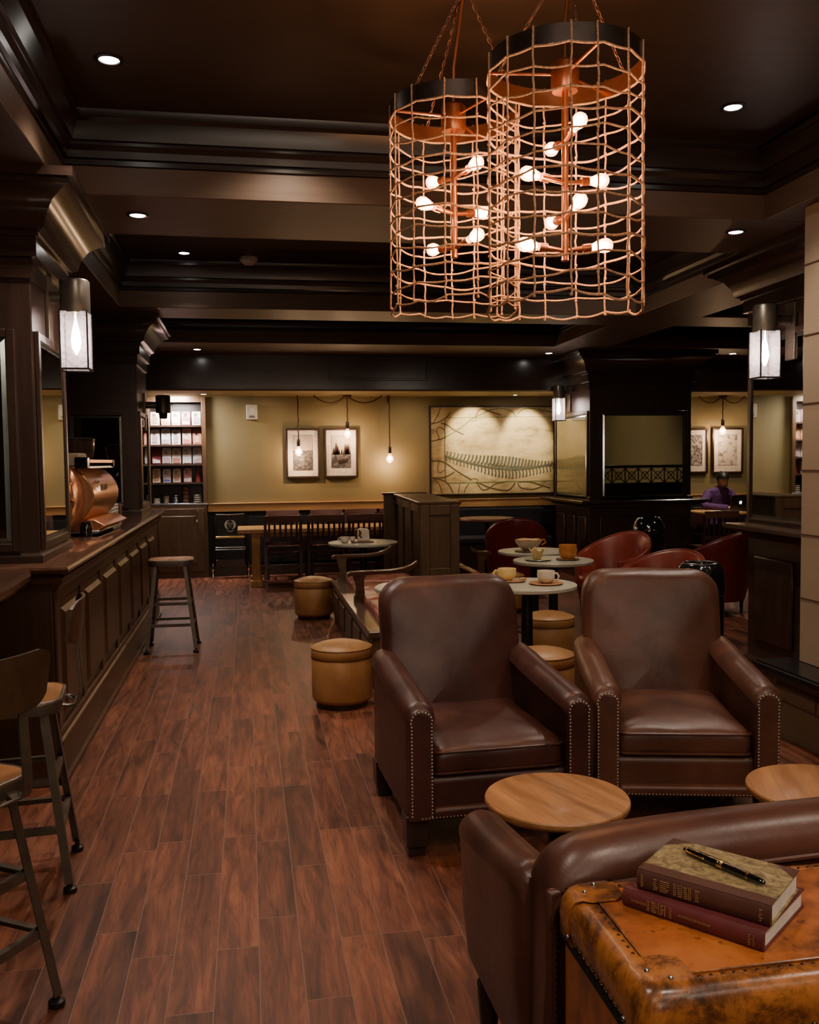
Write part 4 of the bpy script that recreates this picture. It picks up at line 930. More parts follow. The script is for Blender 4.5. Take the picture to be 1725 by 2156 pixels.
# ------------------------------------------------------------ communal table and slat back chairs
ct = thing('communal_table', 'long honey coloured wooden table by the back wall', 'table', (1.15, 12.2, 0))
b = MB(); b.box(-1.28, 1.45, -.36, .36, .695, .75); b.build('tabletop', 'yellow', ct, bev=.008)
for x in (-1.05, 1.2):
    l = MB().box(x - .055, x + .055, -.31, -.20, .07, .70).build('leg', 'yellowz', ct, bev=.006)
    MB().box(x - .075, x + .075, -.335, -.18, 0, .085).build('leg_plinth', 'yellowz', l, bev=.006)
    l = MB().box(x - .055, x + .055, .20, .31, .07, .70).build('leg', 'yellowz', ct, bev=.006)
    MB().box(x - .075, x + .075, .18, .335, 0, .085).build('leg_plinth', 'yellowz', l, bev=.006)
MB().box(-1.1, 1.3, -.28, .28, .64, .695).build('apron', 'yellow', ct, bev=.004)
def slat_chair(label, x, y, rz, proto=[None]):
    """back towards -Y when rz = 0"""
    if proto[0]: return dup(proto[0], (x, y, 0), rz, label)
    t = thing('dining_chair', label, 'chair', (x, y, 0), rz, 'slat back chairs at the long honey wood table')
    W = .222
    b = MB(); b.box(-W, W, -.20, .22, .44, .465); b.build('seat', 'chairwood', t, bev=.01)
    def bow(u): return -.225 - .022 * (1 - u * u)
    b = MB(); R = []
    for i in range(9):
        u = -1 + i / 4; R.append([(u * W * 1.03, bow(u) - .035, .84), (u * W * 1.03, bow(u) - .045, .93 - .006 * u * u), (u * W * 1.03, bow(u) - .022, .93 - .006 * u * u), (u * W * 1.03, bow(u) - .012, .84)])
    b.loft(R); b.build('top_rail', 'chairwood_l', t, bev=.003)
    b = MB(); R = []
    for i in range(9):
        u = -1 + i / 4; R.append([(u * W, bow(u) - .012, .555), (u * W, bow(u) - .012, .60), (u * W, bow(u) + .006, .60), (u * W, bow(u) + .006, .555)])
    b.loft(R); b.build('lower_rail', 'chairwood', t)
    for i in range(6):
        u = -.78 + i * 1.56 / 5; b = MB(); b.loft([[(u * W - .014, bow(u) - q, z), (u * W + .014, bow(u) - q, z), (u * W + .014, bow(u) - q + .01, z), (u * W - .014, bow(u) - q + .01, z)] for q, z in ((.006, .58), (.03, .86))]); b.build('back_slat', 'chairwood', t)
    for s in (-1, 1):
        b = MB(); b.loft([[(s * W - .018, y_ - .017, z), (s * W + .018, y_ - .017, z), (s * W + .018, y_ + .017, z), (s * W - .018, y_ + .017, z)] for y_, z in ((-.24, 0), (-.205, .44), (-.215, .60), (-.245, .88))]); b.build('rear_leg', 'chairwood', t)
        b = MB(); b.loft([[(s * W - q, .19 - q, z), (s * W + q, .19 - q, z), (s * W + q, .19 + q, z), (s * W - q, .19 + q, z)] for q, z in ((.014, 0), (.02, .45))]); b.build('front_leg', 'chairwood', t)
        MB().box(s * W - .009, s * W + .009, -.22, .19, .17, .20).build('side_stretcher', 'chairwood', t)
    MB().box(-W, W, -.23, -.212, .26, .29).build('rear_stretcher', 'chairwood', t)
    proto[0] = t; return t
slat_chair('dark slat back chair at the near side of the long table, leftmost', .44, 11.93, 0)
slat_chair('dark slat back chair at the near side of the long table, middle of three', .98, 11.93, 1)
slat_chair('dark slat back chair at the near side of the long table, behind the napkin holder', 1.51, 11.93, -1)
slat_chair('slat back chair beyond the long table against the wall, leftmost', .49, 12.76, 180)
slat_chair('slat back chair beyond the long table under the two framed pictures', 1.10, 12.76, 178)
slat_chair('slat back chair beyond the long table, to the right of the pictures', 1.60, 12.74, 181)
slat_chair('slat back chair beyond the long table, last before the booth divider', 2.10, 12.76, 180)
slat_chair('dark slat back chair with its back to the camera in front of the laptop', 5.93, 10.98, -2)

# ------------------------------------------------------------ step ladder with crest
sl = thing('step_ladder', 'folding black step ladder with a white crest, leaning by the wall', 'ladder', (-.24, 12.95, 0))
b = MB()
for s in (-1, 1): b.tube([(s * .235, -.02, .03), (s * .195, 0, .60), (s * .17, .03, .885)], .009, 8)
b.build('side_tube', 'pedestal', sl)
b = MB(); b.tube([(-.195, .02, .888), (-.10, .02, .884), (0, .02, .880), (.10, .02, .884), (.195, .02, .888)], .010, 8); b.build('top_handle', 'steel', sl)
MB().box(-.175, .175, .015, .022, .60, .87).build('crest_panel', 'blackm', sl)
b = MB(); c = (0, .012, .742)
for s in (-1, 1):
    b.loft([[(c[0] + s * (r - w) * sin(a), c[1], c[2] - r * cos(a)), (c[0] + s * (r + w) * sin(a), c[1], c[2] - (r + w) * cos(a))] for a, r, w in [(radians(25 + 145 * i / 12), .062, .006 + .010 * sin(pi * i / 12)) for i in range(13)]], cap=False, closed=False)
for s in (-1, 1):
    b.loft([[(s * (.002 + .004), c[1], c[2] - .045), (s * .010, c[1], c[2] - .045)], [(s * .006, c[1], c[2] - .02), (s * .010, c[1], c[2] - .02)], [(s * .026, c[1], c[2] + .012), (s * .034, c[1], c[2] + .010)], [(s * .020, c[1], c[2] + .035), (s * .026, c[1], c[2] + .038)]], cap=False, closed=False)
    b.loft([[(s * .004, c[1], c[2] - .085), (s * .004, c[1], c[2] - .100)], [(s * .025, c[1], c[2] - .080), (s * .025, c[1], c[2] - .092)], [(s * .052, c[1], c[2] - .066), (s * .048, c[1], c[2] - .074)]], cap=False, closed=False)
for k in range(6): b.sphere((.009 * cos(k * pi / 3), c[1], c[2] + .018 + .016 * sin(k * pi / 3)), .0045, 6, (1, .2, 1))
b.build('white_crest', 'plastic', sl)
b = MB(); b.box(-.20, .20, -.05, .06, .562, .588); b.build('upper_step', 'gold', sl, bev=.004)
b = MB(); b.box(-.205, .205, -.06, .05, .428, .438); b.box(-.205, .205, -.065, .045, .398, .408); b.build('middle_step', 'steel', sl, bev=.002)
MB().box(-.20, .20, -.05, .04, .408, .428).build('step_tread', 'blackm', sl)
MB().box(-.20, .20, -.05, .0, .16, .26).build('lower_step', 'chairwood', sl, bev=.004)
for s in (-1, 1): MB().lathe([(.022, 0), (.024, .02), (.016, .04), (.018, .075), (.012, .10), (.022, .125), (.022, .14), (.012, .155), (.010, .20), (.016, .205), (.014, .215)], 14, (s * .245, -.03, 0)).build('foot', 'chrome', sl)

# ------------------------------------------------------------ espresso machine on the bar
em = thing('espresso_machine', 'polished copper espresso machine with raised lettering on the bar counter', 'coffee machine', (-1.165, 6.50, CT))
em.rotation_euler = (0, 0, radians(-2))
# barrel: front outline in XZ swept along Y (lens shape)
def lens(w, h, n=14):
    o = []
    for i in range(n + 1): t = -1 + 2 * i / n; o.append((w * (1 - t * t) ** .8, h * t))
    for i in range(n - 1, 0, -1): t = -1 + 2 * i / n; o.append((-w * (1 - t * t) ** .8, h * t))
    return o
ln = lens(.145, .195)
def lring(q, y): return [(x * q, y, .275 + z * q) for x, z in ln]
MB().loft([lring(.94, -.01), lring(1, .0), lring(1, .95), lring(.94, .97)]).build('barrel', 'copper', em, ang=40)
b = MB(); b.loft([[(x * .58 * q, -.03 - bo, .275 + z * q) for x, z in ln] for q, bo in ((1.03, 0), (1.03, .012), (.9, .03), (.6, .045), (.2, .05))]); 
ep = b.build('end_plate', 'copper', em, ang=50)
MB().tube([(x * .60, -.042, .275 + z * 1.03) for x, z in ln], .006, 6, True).build('end_plate_rim', 'copper', ep)
b = MB(); b.tube([(.0, -.085, .18), (-.01, -.09, .24), (.012, -.092, .29), (0, -.09, .34), (.01, -.085, .37)], [.006, .014, .016, .02, .010], 8); b.tube([(-.03, -.08, .33), (0, -.095, .35), (.03, -.08, .37)], [.006, .014, .008], 8); b.tube([(.0, -.09, .27), (.03, -.085, .24), (.02, -.085, .20)], [.01, .009, .005], 8)
b.build('eagle_relief', 'copper', ep)
b = MB()
def bx_(y, z): # point on the barrel's right flank
    t = (z - .275) / .195; return .145 * (1 - t * t) ** .8
for k in range(7):
    y = .18 + k * .040; z0 = .305
    b.box(bx_(y, z0) - .004, bx_(y, z0) + .010, y, y + .008, z0, z0 + .045)
    if k % 2: b.box(bx_(y, z0) - .004, bx_(y, z0) + .010, y, y + .028, z0, z0 + .008)
    else: b.box(bx_(y, z0) - .004, bx_(y, z0) + .010, y, y + .028, z0 + .036, z0 + .045); b.box(bx_(y, z0) - .004, bx_(y, z0) + .010, y + .020, y + .028, z0 + .01, z0 + .045)
for y in (.22, .27): b.sphere((bx_(y, .37) + .004, y, .372), .012, 10)
b.build('raised_lettering', 'chrome', em)
b = MB(); b.prism([(-.12, .035), (.15, .035), (.21, .07), (.13, .115), (-.10, .115)], .04, .92, 'y'); b.build('drip_tray', 'copperframe', em, bev=.006)
b = MB(); b.prism([(-.13, .02), (.16, .02), (.17, .04), (-.13, .04)], .02, .94, 'y'); b.build('base_plate', 'steel', em, bev=.004)
for y in (.03, .85):
    for x in (-.08, .08): MB().lathe([(.034, 0), (.042, .03), (.04, .07), (.03, .10)], 18, (x, y, 0)).build('foot', 'black', em, ang=60)
b = MB(); b.box(-.11, .11, -.0, .95, .465, .478); b.build('cup_tray', 'steel', em)
b = MB(); b.box(.10, .115, .05, .93, .50, .525); b.box(-.115, -.10, .05, .93, .50, .525); b.box(-.11, .11, .925, .94, .50, .525); b.build('cup_rail', 'copperframe', em, bev=.003)
MB().box(.03, .115, -.045, .03, .465, .54).build('rail_corner', 'black', em, bev=.006); MB().box(.09, .12, .90, .95, .47, .525).build('rail_corner', 'black', em, bev=.006)
b = MB(); b.prism([(-.10, .479), (.05, .479), (.03, .57), (-.09, .57)], .10, .35, 'y'); fo = b.build('folded_cloth', 'stone', None, bev=.01); fo.location = (-1.165, 6.50, CT); fo.rotation_euler = (0, 0, radians(-2)); tag(fo, 'folded pale cloth lying on top of the copper espresso machine', 'cloth')
gr = thing('coffee_grinder', 'coffee grinder with large smoked bean hopper behind the copper espresso machine', 'coffee grinder', (-1.36, 7.75, CT))
b = MB(); b.lathe([(.10, 0), (.10, .02), (.07, .05), (.07, .33), (.085, .36), (.06, .40)], 24); b.build('body', 'pedestal', gr)
MB().lathe([(.05, .40), (.135, .53), (.155, .62), (.157, .68)], 32, cap=False).build('bean_hopper', 'hopperglass', gr)
MB().lathe([(.158, .68), (.160, .695), (.13, .705), (.02, .71)], 32).build('hopper_lid', 'pedestal', gr)
MB().lathe([(.05, .41), (.12, .52), (.135, .58), (.01, .60)], 24).build('coffee_beans', 'darksaucer', gr)
b = MB()
for i, (y, hh) in enumerate(((8.20, .34), (8.50, .28))): pass
for i in range(3):
    t = thing('cup_stack', ['tall stack of white paper cups', 'middle stack of white paper cups', 'short stack of white paper cups'][i] + ' on the bar behind the espresso machine', 'cups', (-1.14, 7.92 + i * .16, CT))
    for k in range((9, 7, 4)[i]): MB().lathe([(.030, k * .028), (.040, k * .028 + .06), (.043, k * .028 + .062), (.040, k * .028 + .066)], 18).build('paper_cup', 'paper', t)
fl = MB().box(-1.18, -1.12, 8.55, 8.62, CT, CT + .13).build('syrup_box', 'darksaucer', None, (-1.15, 8.58, CT), bev=.005); tag(fl, 'small brown box standing on the bar near the far pillar', 'box')

# ------------------------------------------------------------ shelves with goods, cupboard
sh = thing('shelf_unit', 'lit recessed shelves full of packaged coffee and cups at the end of the bar', 'shelves', (-.96, 13.2, NZ0))
def sb(b, n, m, **k): b.xf(Matrix.Translation((.96, -13.2, -NZ0))); return b.build(n, m, sh, **k)
b = MB(); b.box(NX0, NX0 + .03, 13.18, 13.6, NZ0, NZ1); b.box(NX1 - .03, NX1, 13.18, 13.6, NZ0, NZ1); b.box(NX0, NX1, 13.18, 13.6, NZ1 - .03, NZ1); b.box(NX0, NX1, 13.58, 13.61, NZ0, NZ1); sb(b, 'carcass', 'ebony', bev=.003)
b = MB(); b.box(NX0 - .01, NX0 + .05, 13.15, 13.19, NZ0, NZ1 + .03); b.box(NX1 - .045, NX1 + .012, 13.15, 13.19, NZ0, NZ1 + .03); b.box(NX0 + .05, NX1 - .045, 13.155, 13.19, NZ1 - .05, NZ1 + .03); sb(b, 'face_frame', 'boothwood', bev=.003)
SZ = [1.335, 1.595, 1.865, 2.135]
for z in SZ: sb(MB().box(NX0 + .03, NX1 - .03, 13.2, 13.58, z - .025, z), 'shelf_board', 'ebony')
sb(MB().box(NX0 - .02, NX1 + .02, 13.12, 13.58, NZ0 - .01, NZ0 + .015), 'counter_board', 'steel', bev=.003)
cb = thing('cupboard', 'dark wooden cupboard with curved handle under the lit shelves', 'cupboard', (-.96, 13.2, 0))
def cbb(b, n, m, par=None, **k): b.xf(Matrix.Translation((.96, -13.2, 0))); return b.build(n, m, par or cb, **k)
cbb(MB().box(NX0, NX1, 13.12, 13.22, 0, NZ0 - .02), 'carcass', 'boothwood')
dr = cbb(MB().box(NX0 + .04, NX1 - .04, 13.10, 13.12, .09, .97), 'door', 'boothwood', bev=.004)
cbb(MB().box(NX0 + .14, NX1 - .14, 13.085, 13.102, .2, .87), 'door_panel', 'boothwood', dr, bev=.01)
cbb(MB().tube([(-.74, 13.08, .955), (-.70, 13.06, .965), (-.675, 13.06, .93), (-.69, 13.06, .87), (-.70, 13.08, .82), (-.695, 13.06, .78)], .010, 8), 'handle', 'steel', dr)
rows = [(2.135, 'pack'), (1.865, 'pack'), (1.595, 'pack'), (1.335, 'tin')]
desc = {0: 'top shelf', 1: 'second shelf', 2: 'third shelf', 3: 'fourth shelf'}; posn = ['leftmost', 'second from left', 'middle', 'second from right', 'rightmost']
cols = {0: ['cream', 'cream', 'rose printed', 'plum printed', 'pale'], 1: ['white', 'white', 'white', 'rust and cream', 'rust'], 2: ['maroon and white', 'white', 'white and rust', 'bright white', 'white'], 3: ['cream', 'blue and white', 'cream', 'pink', 'red and white']}
cv = {'cream': ((.8, .66, .5), (.5, .3, .2)), 'rose printed': ((.7, .45, .42), (.8, .7, .62)), 'plum printed': ((.35, .16, .20), (.8, .6, .5)), 'pale': ((.6, .55, .5), (.4, .35, .33)), 'white': ((.9, .85, .85), (.5, .36, .36)),
      'rust and cream': ((.82, .60, .48), (.5, .2, .12)), 'rust': ((.5, .2, .12), (.75, .42, .3)), 'maroon and white': ((.25, .06, .06), (.85, .75, .75)), 'white and rust': ((.85, .75, .68), (.5, .2, .14)), 'bright white': ((.95, .93, .95), (.8, .75, .75)),
      'blue and white': ((.8, .75, .78), (.16, .16, .45)), 'pink': ((.7, .35, .35), (.85, .7, .68)), 'red and white': ((.5, .10, .09), (.85, .8, .8))}
pmc = {}
def pm(c):
    if c not in pmc: pmc[c] = plain('printed_package', c, .35)
    return pmc[c]
for ri, (z, kd) in enumerate(rows):
    for k in range(5):
        w = .062; x = NX0 + .115 + k * .142 + random.uniform(-.006, .006); h = (.20, .225, .235, .20)[ri] + random.uniform(-.012, .008)
        c1, c2 = cv[cols[ri][k]]; mm = pm(c1); m2_ = pm(c2)
        b = MB(); nm = 'coffee_bag' if ri < 3 else 'tea_tin'
        if ri < 3: b.loft([[(x - a, 13.32 - d, zz), (x + a, 13.32 - d, zz), (x + a, 13.32 + d, zz), (x - a, 13.32 + d, zz)] for a, d, zz in ((w, .04, z), (w, .045, z + h * .5), (w * .98, .03, z + h * .8), (w * .96, .006, z + h))])
        elif k < 4: b.loft([[(x - a, 13.32 - a, zz), (x + a, 13.32 - a, zz), (x + a, 13.32 + a, zz), (x - a, 13.32 + a, zz)] for a, zz in ((.055, z), (.055, z + h * .85), (.05, z + h * .88), (.05, z + h))])
        else: b.lathe([(.045, z), (.045, z + .10), (.018, z + .14), (.016, z + .19), (.02, z + .195), (.02, z + .21)], 16, (x, 13.32, 0)); nm = 'syrup_bottle'
        o = b.build(nm, mm, None, (x, 13.32, z), bev=.004)
        if nm != 'syrup_bottle':
            yf = -.046 if ri < 3 else -.0565; hh = h * .42; rr_ = random.Random(ri * 9 + k)
            b = MB()
            if ri == 2 or k % 2: b.add([(-.05, yf, .015), (.05, yf, .015), (.05, yf, hh * .5 + rr_.random() * .04), (-.05, yf, hh * .5 + rr_.random() * .05)], [(0, 1, 2, 3)])
            else: b.box(-.034, .034, yf - .001, yf + .004, .03, .03 + hh)
            b.build('printed_label', m2_, o, smooth=False)
            b = MB()
            for j_ in range(3): b.box(-.03, -.03 + rr_.uniform(.03, .055), yf + (.008 if ri < 3 else -.002), yf + .012, h * (.62 + .09 * j_), h * (.62 + .09 * j_) + .006)
            if ri < 3: b.xf(Matrix.Translation((0, -.006, 0)))
            b.build('printed_text', 'frame', o, smooth=False)
        tag(o, '%s %s, %s on the %s of the lit recess' % (cols[ri][k], {'coffee_bag': 'coffee bag', 'tea_tin': 'tin', 'syrup_bottle': 'syrup bottle'}[nm], posn[k], desc[ri]), {'coffee_bag': 'package', 'tea_tin': 'tin', 'syrup_bottle': 'bottle'}[nm], 'goods on the lit shelves')
ck = [(-1.25, .05, .07, 'white', 'small lidded pink pot, leftmost on the bottom shelf', 'pot'), (-1.12, .04, .10, 'cream', 'small curled cream cup on the bottom shelf', 'cup'), (-.99, .05, .12, 'steel', 'stacked grey cups on the bottom shelf', 'cups'), (-.85, .055, .24, 'darksaucer', 'tall dark stack of saucers on the bottom shelf', 'saucers'), (-.69, .065, .12, 'marble', 'round grey jar, rightmost on the bottom shelf', 'jar')]
for x, r, h, m_, lab, cat in ck:
    b = MB(); z = NZ0 + .016; k = 4
    for i in range(k): b.lathe([(r * .8, z + i * h / k), (r, z + (i + .35) * h / k), (r * .97, z + (i + .8) * h / k), (r * .7, z + (i + .95) * h / k)], 20, (x, 13.30, 0))
    tag(b.build({'pot': 'lidded_pot', 'cup': 'cup', 'cups': 'cup_stack', 'saucers': 'saucer_stack', 'jar': 'jar'}[cat], m_, None, (x, 13.3, z)), lab + ' of the lit recess', cat)
# ------------------------------------------------------------ pictures and painting
def picture(label, x0, x1, z0, z1, seed, lo, hi, sc, ins, trees=0, name='framed_print'):
    p = thing(name, label, 'picture', ((x0 + x1) / 2, WY - .02, (z0 + z1) / 2)); w = (x1 - x0) / 2; h = (z1 - z0) / 2; f = .028
    b = MB(); b.box(-w, w, -.03, .018, h - f, h); b.box(-w, w, -.03, .018, -h, -h + f); b.box(-w, -w + f, -.03, .018, -h + f, h - f); b.box(w - f, w, -.03, .018, -h + f, h - f); b.build('frame', 'frame', p, bev=.003)
    MB().box(-w + f, w - f, -.008, .012, -h + f, h - f).build('mount', 'mat', p)
    a, c, d, e = ins
    mm = photo_mat('monochrome_print', seed, lo, hi, sc)
    pr = MB().box(-w + a, w - c, -.012, -.006, -h + d, h - e).build('print', mm, p)
    if trees:
        MB().box(-w + a + .002, w - c - .002, -.0135, -.011, (h - e) * (.15 if trees == 1 else -.05) , h - e - .002).build('hazy_sky', 'haze', pr)
        if trees == 2:
            b = MB(); rr = random.Random(4)
            for i in range(13):
                x = -w + a + .015 + rr.random() * (2 * w - a - c - .03); hh = rr.uniform(.05, .19)
                b.prism([(x - hh * .2, -.02), (x + hh * .2, -.02), (x + .002, -.02 + hh)], -.016, -.0135, 'y')
            for i in range(6): x = -.03 + i * .022; b.sphere((x, -.016, -.10 - rr.random() * .04), .016, 7, (1, .15, 1.9))
            b.build('forest_silhouette', 'frame', pr)
    return p
picture('framed black and white landscape print, left one of the pair behind the pendant bulb', .558, 1.04, 1.373, 2.084, 2, .46, .80, 30, (.10, .10, .11, .10), 1)
picture('framed black and white print of trees and figures, right one of the left pair', 1.106, 1.59, 1.373, 2.082, 5, .46, .80, 16, (.10, .10, .14, .10), 2)
picture('framed dark foliage print half hidden by the broad mirrored pillar', 6.55, 7.04, 1.365, 2.055, 9, .40, .60, 34, (.10, .09, .12, .10))
picture('framed pale print of hanging lamps above the seated man', 7.112, 7.63, 1.356, 2.062, 14, .28, .50, 10, (.10, .10, .13, .10))
pa = thing('wall_painting', 'large parchment coloured painting of a spine framed by twisting branches', 'painting', (3.60, WY - .03, 1.745))
PW, PH = .935, .635
MB().box(-PW, PW, -.02, .025, -PH, PH).build('canvas', 'canvas', pa)
b = MB(); f = .022
b.box(-PW - f, PW + f, -.03, .028, PH, PH + f); b.box(-PW - f, PW + f, -.03, .028, -PH - f, -PH); b.box(-PW - f, -PW, -.03, .028, -PH, PH); b.box(PW, PW + f, -.03, .028, -PH, PH); b.build('frame', 'frame', pa)
M['branch'] = plain('olive_brown_paint', (.13, .085, .025), .7); M['branchg'] = plain('olive_green_paint', (.16, .19, .05), .7); M['bone'] = plain('grey_green_ink', (.13, .12, .07), .7)
# px of the zoomed crop (scale 5.75, canvas left 160..~1720 px, 225..1250) -> local
def q(px, py): return (-PW + (px - 160) / 5.75 / (239 / (1.735 / 1.0)) , -.024, PH - (py - 225) / 1025 * 2 * PH)
def flatt(b, y0=-.022):
    for i, v in enumerate(b.v): b.v[i] = (v[0], y0 + (v[1] + .024) * .12, v[2])
def stroke(b, pts, r):
    P_ = [Vector(q(*p)) for p in pts]; out = []
    for i in range(len(P_) - 1):
        p0 = P_[max(i - 1, 0)]; p1 = P_[i]; p2 = P_[i + 1]; p3 = P_[min(i + 2, len(P_) - 1)]
        for k in range(5):
            t = k / 5; out.append(.5 * ((2 * p1) + (p2 - p0) * t + (2 * p0 - 5 * p1 + 4 * p2 - p3) * t * t + (3 * p1 - p0 - 3 * p2 + p3) * t ** 3))
    out.append(P_[-1]); b.tube(out, r, 5, flat=1)
b = MB()
for pts, r in (([(275, 230), (240, 320), (190, 405), (165, 425)], .006), ([(395, 280), (340, 350), (250, 400), (165, 420)], .008), ([(280, 410), (360, 440), (430, 490), (550, 550)], .009), ([(165, 625), (260, 605), (340, 575)], .009),
               ([(330, 600), (320, 500), (255, 460), (225, 510), (255, 580), (235, 610)], .006), ([(165, 860), (260, 860), (340, 890), (450, 970), (560, 1040), (640, 1085)], .010), ([(250, 870), (235, 940), (250, 1000), (320, 960), (330, 900)], .005),
               ([(165, 1055), (320, 1050), (440, 985)], .008), ([(175, 1060), (300, 1090), (370, 1150), (415, 1240)], .008), ([(190, 1075), (250, 1130), (285, 1240)], .006), ([(480, 1240), (490, 1180), (500, 1135)], .006), ([(550, 1240), (570, 1180), (610, 1135)], .006),
               ([(700, 1110), (760, 1200), (830, 1200), (930, 1140), (1050, 1115)], .008), ([(720, 1120), (850, 1180), (1000, 1215), (1100, 1210), (1170, 1130)], .010), ([(1200, 1130), (1240, 1190), (1380, 1210), (1500, 1180)], .008), ([(1210, 1120), (1350, 1120), (1450, 1150), (1600, 1200)], .010),
               ([(690, 340), (750, 250), (850, 270), (1000, 320)], .008), ([(325, 350), (322, 700), (325, 1110)], .006)): stroke(b, pts, r)
flatt(b); b.build('painted_branches', 'branch', pa)
b = MB()
for pts, r in (([(335, 575), (480, 490), (640, 370), (760, 310), (860, 260), (960, 243), (1070, 250), (1150, 290), (1180, 340)], .008), ([(1200, 310), (1260, 255), (1360, 240), (1520, 265), (1640, 290)], .009), ([(640, 390), (690, 385), (710, 355), (660, 350)], .005),
               ([(325, 350), (700, 345), (1200, 340), (1690, 345)], .005), ([(345, 1120), (640, 1120), (1200, 1112), (1690, 1112)], .006), ([(620, 1100), (660, 1070), (720, 1090), (690, 1130)], .006)): stroke(b, pts, r)
flatt(b); b.build('painted_vines', 'branchg', pa)
b = MB()
for i in range(34):
    t = i / 33; px = 330 + t * 1390; yc = 800 + 150 * sin(min(1, t * 1.35) * pi / 2) - 60 * max(0, t - .65); sz = .7 + .9 * math.exp(-((t - .5) / .28) ** 2)
    stroke(b, [(px + 60 * sz * .6, yc - 75 * sz), (px + 22 * sz, yc - 20), (px, yc + 5)], .010 * sz + .003); stroke(b, [(px, yc + 14), (px + 12, yc + 55 * sz), (px + 6, yc + 85 * sz)], .0075 * sz + .002)
stroke(b, [(330, 800), (600, 880), (900, 945), (1200, 965), (1500, 930), (1700, 890)], .016)
flatt(b, -.0245); b.build('painted_spine', 'bone', pa)
# wall mounted device
dv2 = thing('wall_thermostat', 'small ivory control box with two round knobs on the olive wall', 'wall device', (.09, WY - .02, 2.315))
MB().box(-.078, .078, -.03, .018, -.105, .105).build('housing', 'plastic', dv2, bev=.01)
b = MB(); b.box(-.03, .03, -.034, -.03, .0, .07); b.build('display', 'mat', dv2)
b = MB()
for x in (-.02, .02): b.tube([(x + .017 * cos(k * pi / 6), -.032, -.066 + .012 * sin(k * pi / 6)) for k in range(12)], .004, 5, True)
b.build('knob', 'pedestal', dv2)

# ------------------------------------------------------------ ceiling fittings
def downlight(label, x, y, z, r=.052, e=60):
    t = thing('recessed_downlight', label, 'ceiling light', (x, y, z), 0, 'recessed ceiling downlights')
    MB().lathe([(r * 1.5, 0), (r * 1.5, -.004), (r * 1.1, -.008), (r, -.002)], 32, cap=False).build('trim_ring', 'pedestal', t)
    MB().lathe([(r, -.003), (r * .9, -.006), (.003, -.008)], 28).build('lens', 'down', t)
    light('SPOT', (x, y, z - .03), e, (1, .86, .70), .04, (x, y, 0), 105, .8)
downlight('bright recessed downlight at the upper left above the bar', -.565, 4.35, 3.4, .042, 60)
downlight('bright recessed downlight at the upper right near the fireplace', 2.50, 4.45, 3.4, .042, 45)
downlight('recessed downlight in the underside of the first beam, left', -.573, 5.425, 3.0, .042, 45)
downlight('recessed downlight in the underside of the first beam, right', 3.02, 5.33, 3.0, .042, 25)
downlight('recessed downlight in the second coffer left of the smoke detector', -.487, 8.16, 3.4, .042, 45)
downlight('recessed downlight in the rear ceiling strip above the shelves', -.567, 11.62, 3.0, .045, 25)
downlight('recessed downlight in the rear ceiling strip above the painting', 3.947, 11.64, 3.0, .045, 22)
downlight('recessed downlight just above the cornice of the broad pillar', 5.15, 11.2, 3.0, .045, 8)
downlight('recessed downlight in the rear ceiling strip above the seated man', 6.476, 11.48, 3.0, .045, 90)
downlight('recessed downlight in the soffit directly over the lit shelves', -.55, 12.77, 2.54, .04, 8)
downlight('recessed downlight in the soffit over the right part of the painting', 3.84, 12.83, 2.54, .03, 4)
sd = thing('smoke_detector', 'round white smoke detector on the dark coffered ceiling', 'smoke detector', (.055, 8.28, 3.4))
MB().lathe([(.075, 0), (.08, -.01), (.078, -.03), (.062, -.036), (.058, -.05), (.045, -.062), (.01, -.066)], 32).build('housing', 'paper', sd)
MB().lathe([(.060, -.037), (.055, -.046)], 24, cap=False).build('vent_ring', 'pedestal', sd)
# ------------------------------------------------------------ pendants
def cordpts(a, c, sag, n=12): return [(a[0] + (c[0] - a[0]) * i / n, a[1], a[2] + (c[2] - a[2]) * i / n - sag * 4 * (i / n) * (1 - i / n)) for i in range(n + 1)]
def pendant(label, x, zb, y=13.0, canopy=None, swag=None):
    t = thing('pendant_bulb', label, 'pendant light', (x, y, 2.54), 0, 'bare bulb pendants on twisted cords')
    d = zb - 2.54
    b = MB(); b.tube([(.003 * sin(i * 1.3), .003 * cos(i * 1.3), d + .15 - (d + .15) * i / 14) for i in range(15)], .0085, 6)
    if swag: b.tube(cordpts((0, 0, -.01), (swag, 0, -.005), .10), .0085, 6)
    b.build('twisted_cord', 'cord', t)
    if canopy: MB().lathe([(.065, 0), (.062, -.02), (.035, -.045), (.01, -.05)], 20).build('canopy', 'cord', t)
    MB().lathe([(.022, d + .05), (.025, d + .07), (.025, d + .13), (.014, d + .15)], 14).build('socket', 'frame', t)
    MB().lathe([(.018, d + .055), (.022, d + .04), (.052, d - .015), (.055, d - .035), (.045, d - .065), (.02, d - .085), (.002, d - .088)], 20).build('glass_bulb', 'bulbglass', t, ang=80)
    MB().sphere((0, 0, d - .022), .030, 12, (1, 1, 1.15)).build('filament', 'bulbw', t)
    light('POINT', (x, y, zb - .10), 7, (1, .62, .34), .012)
pendant('bare bulb pendant hanging in front of the left framed print', .728, 1.775, swag=None)
pendant('bare bulb pendant with dark canopy hanging over the right framed print of the left pair', 1.422, 2.02, canopy=True, swag=.50)
pendant('bare bulb pendant hanging left of the large painting, lowest of the three', 2.025, 1.665, swag=-.03)
pendant('bare bulb pendant with dark canopy above the seated man', 7.177, 2.035, canopy=True, swag=.36)
b = MB(); b.tube(cordpts((1.40, 13.0, 2.53), (.95, 13.0, 2.535), .10), .0085, 6); tag(b.build('swag_cord', 'cord', None, (1.2, 13.0, 2.53)), 'loop of brown cord swagged under the soffit, left of the dark canopy', 'cord')
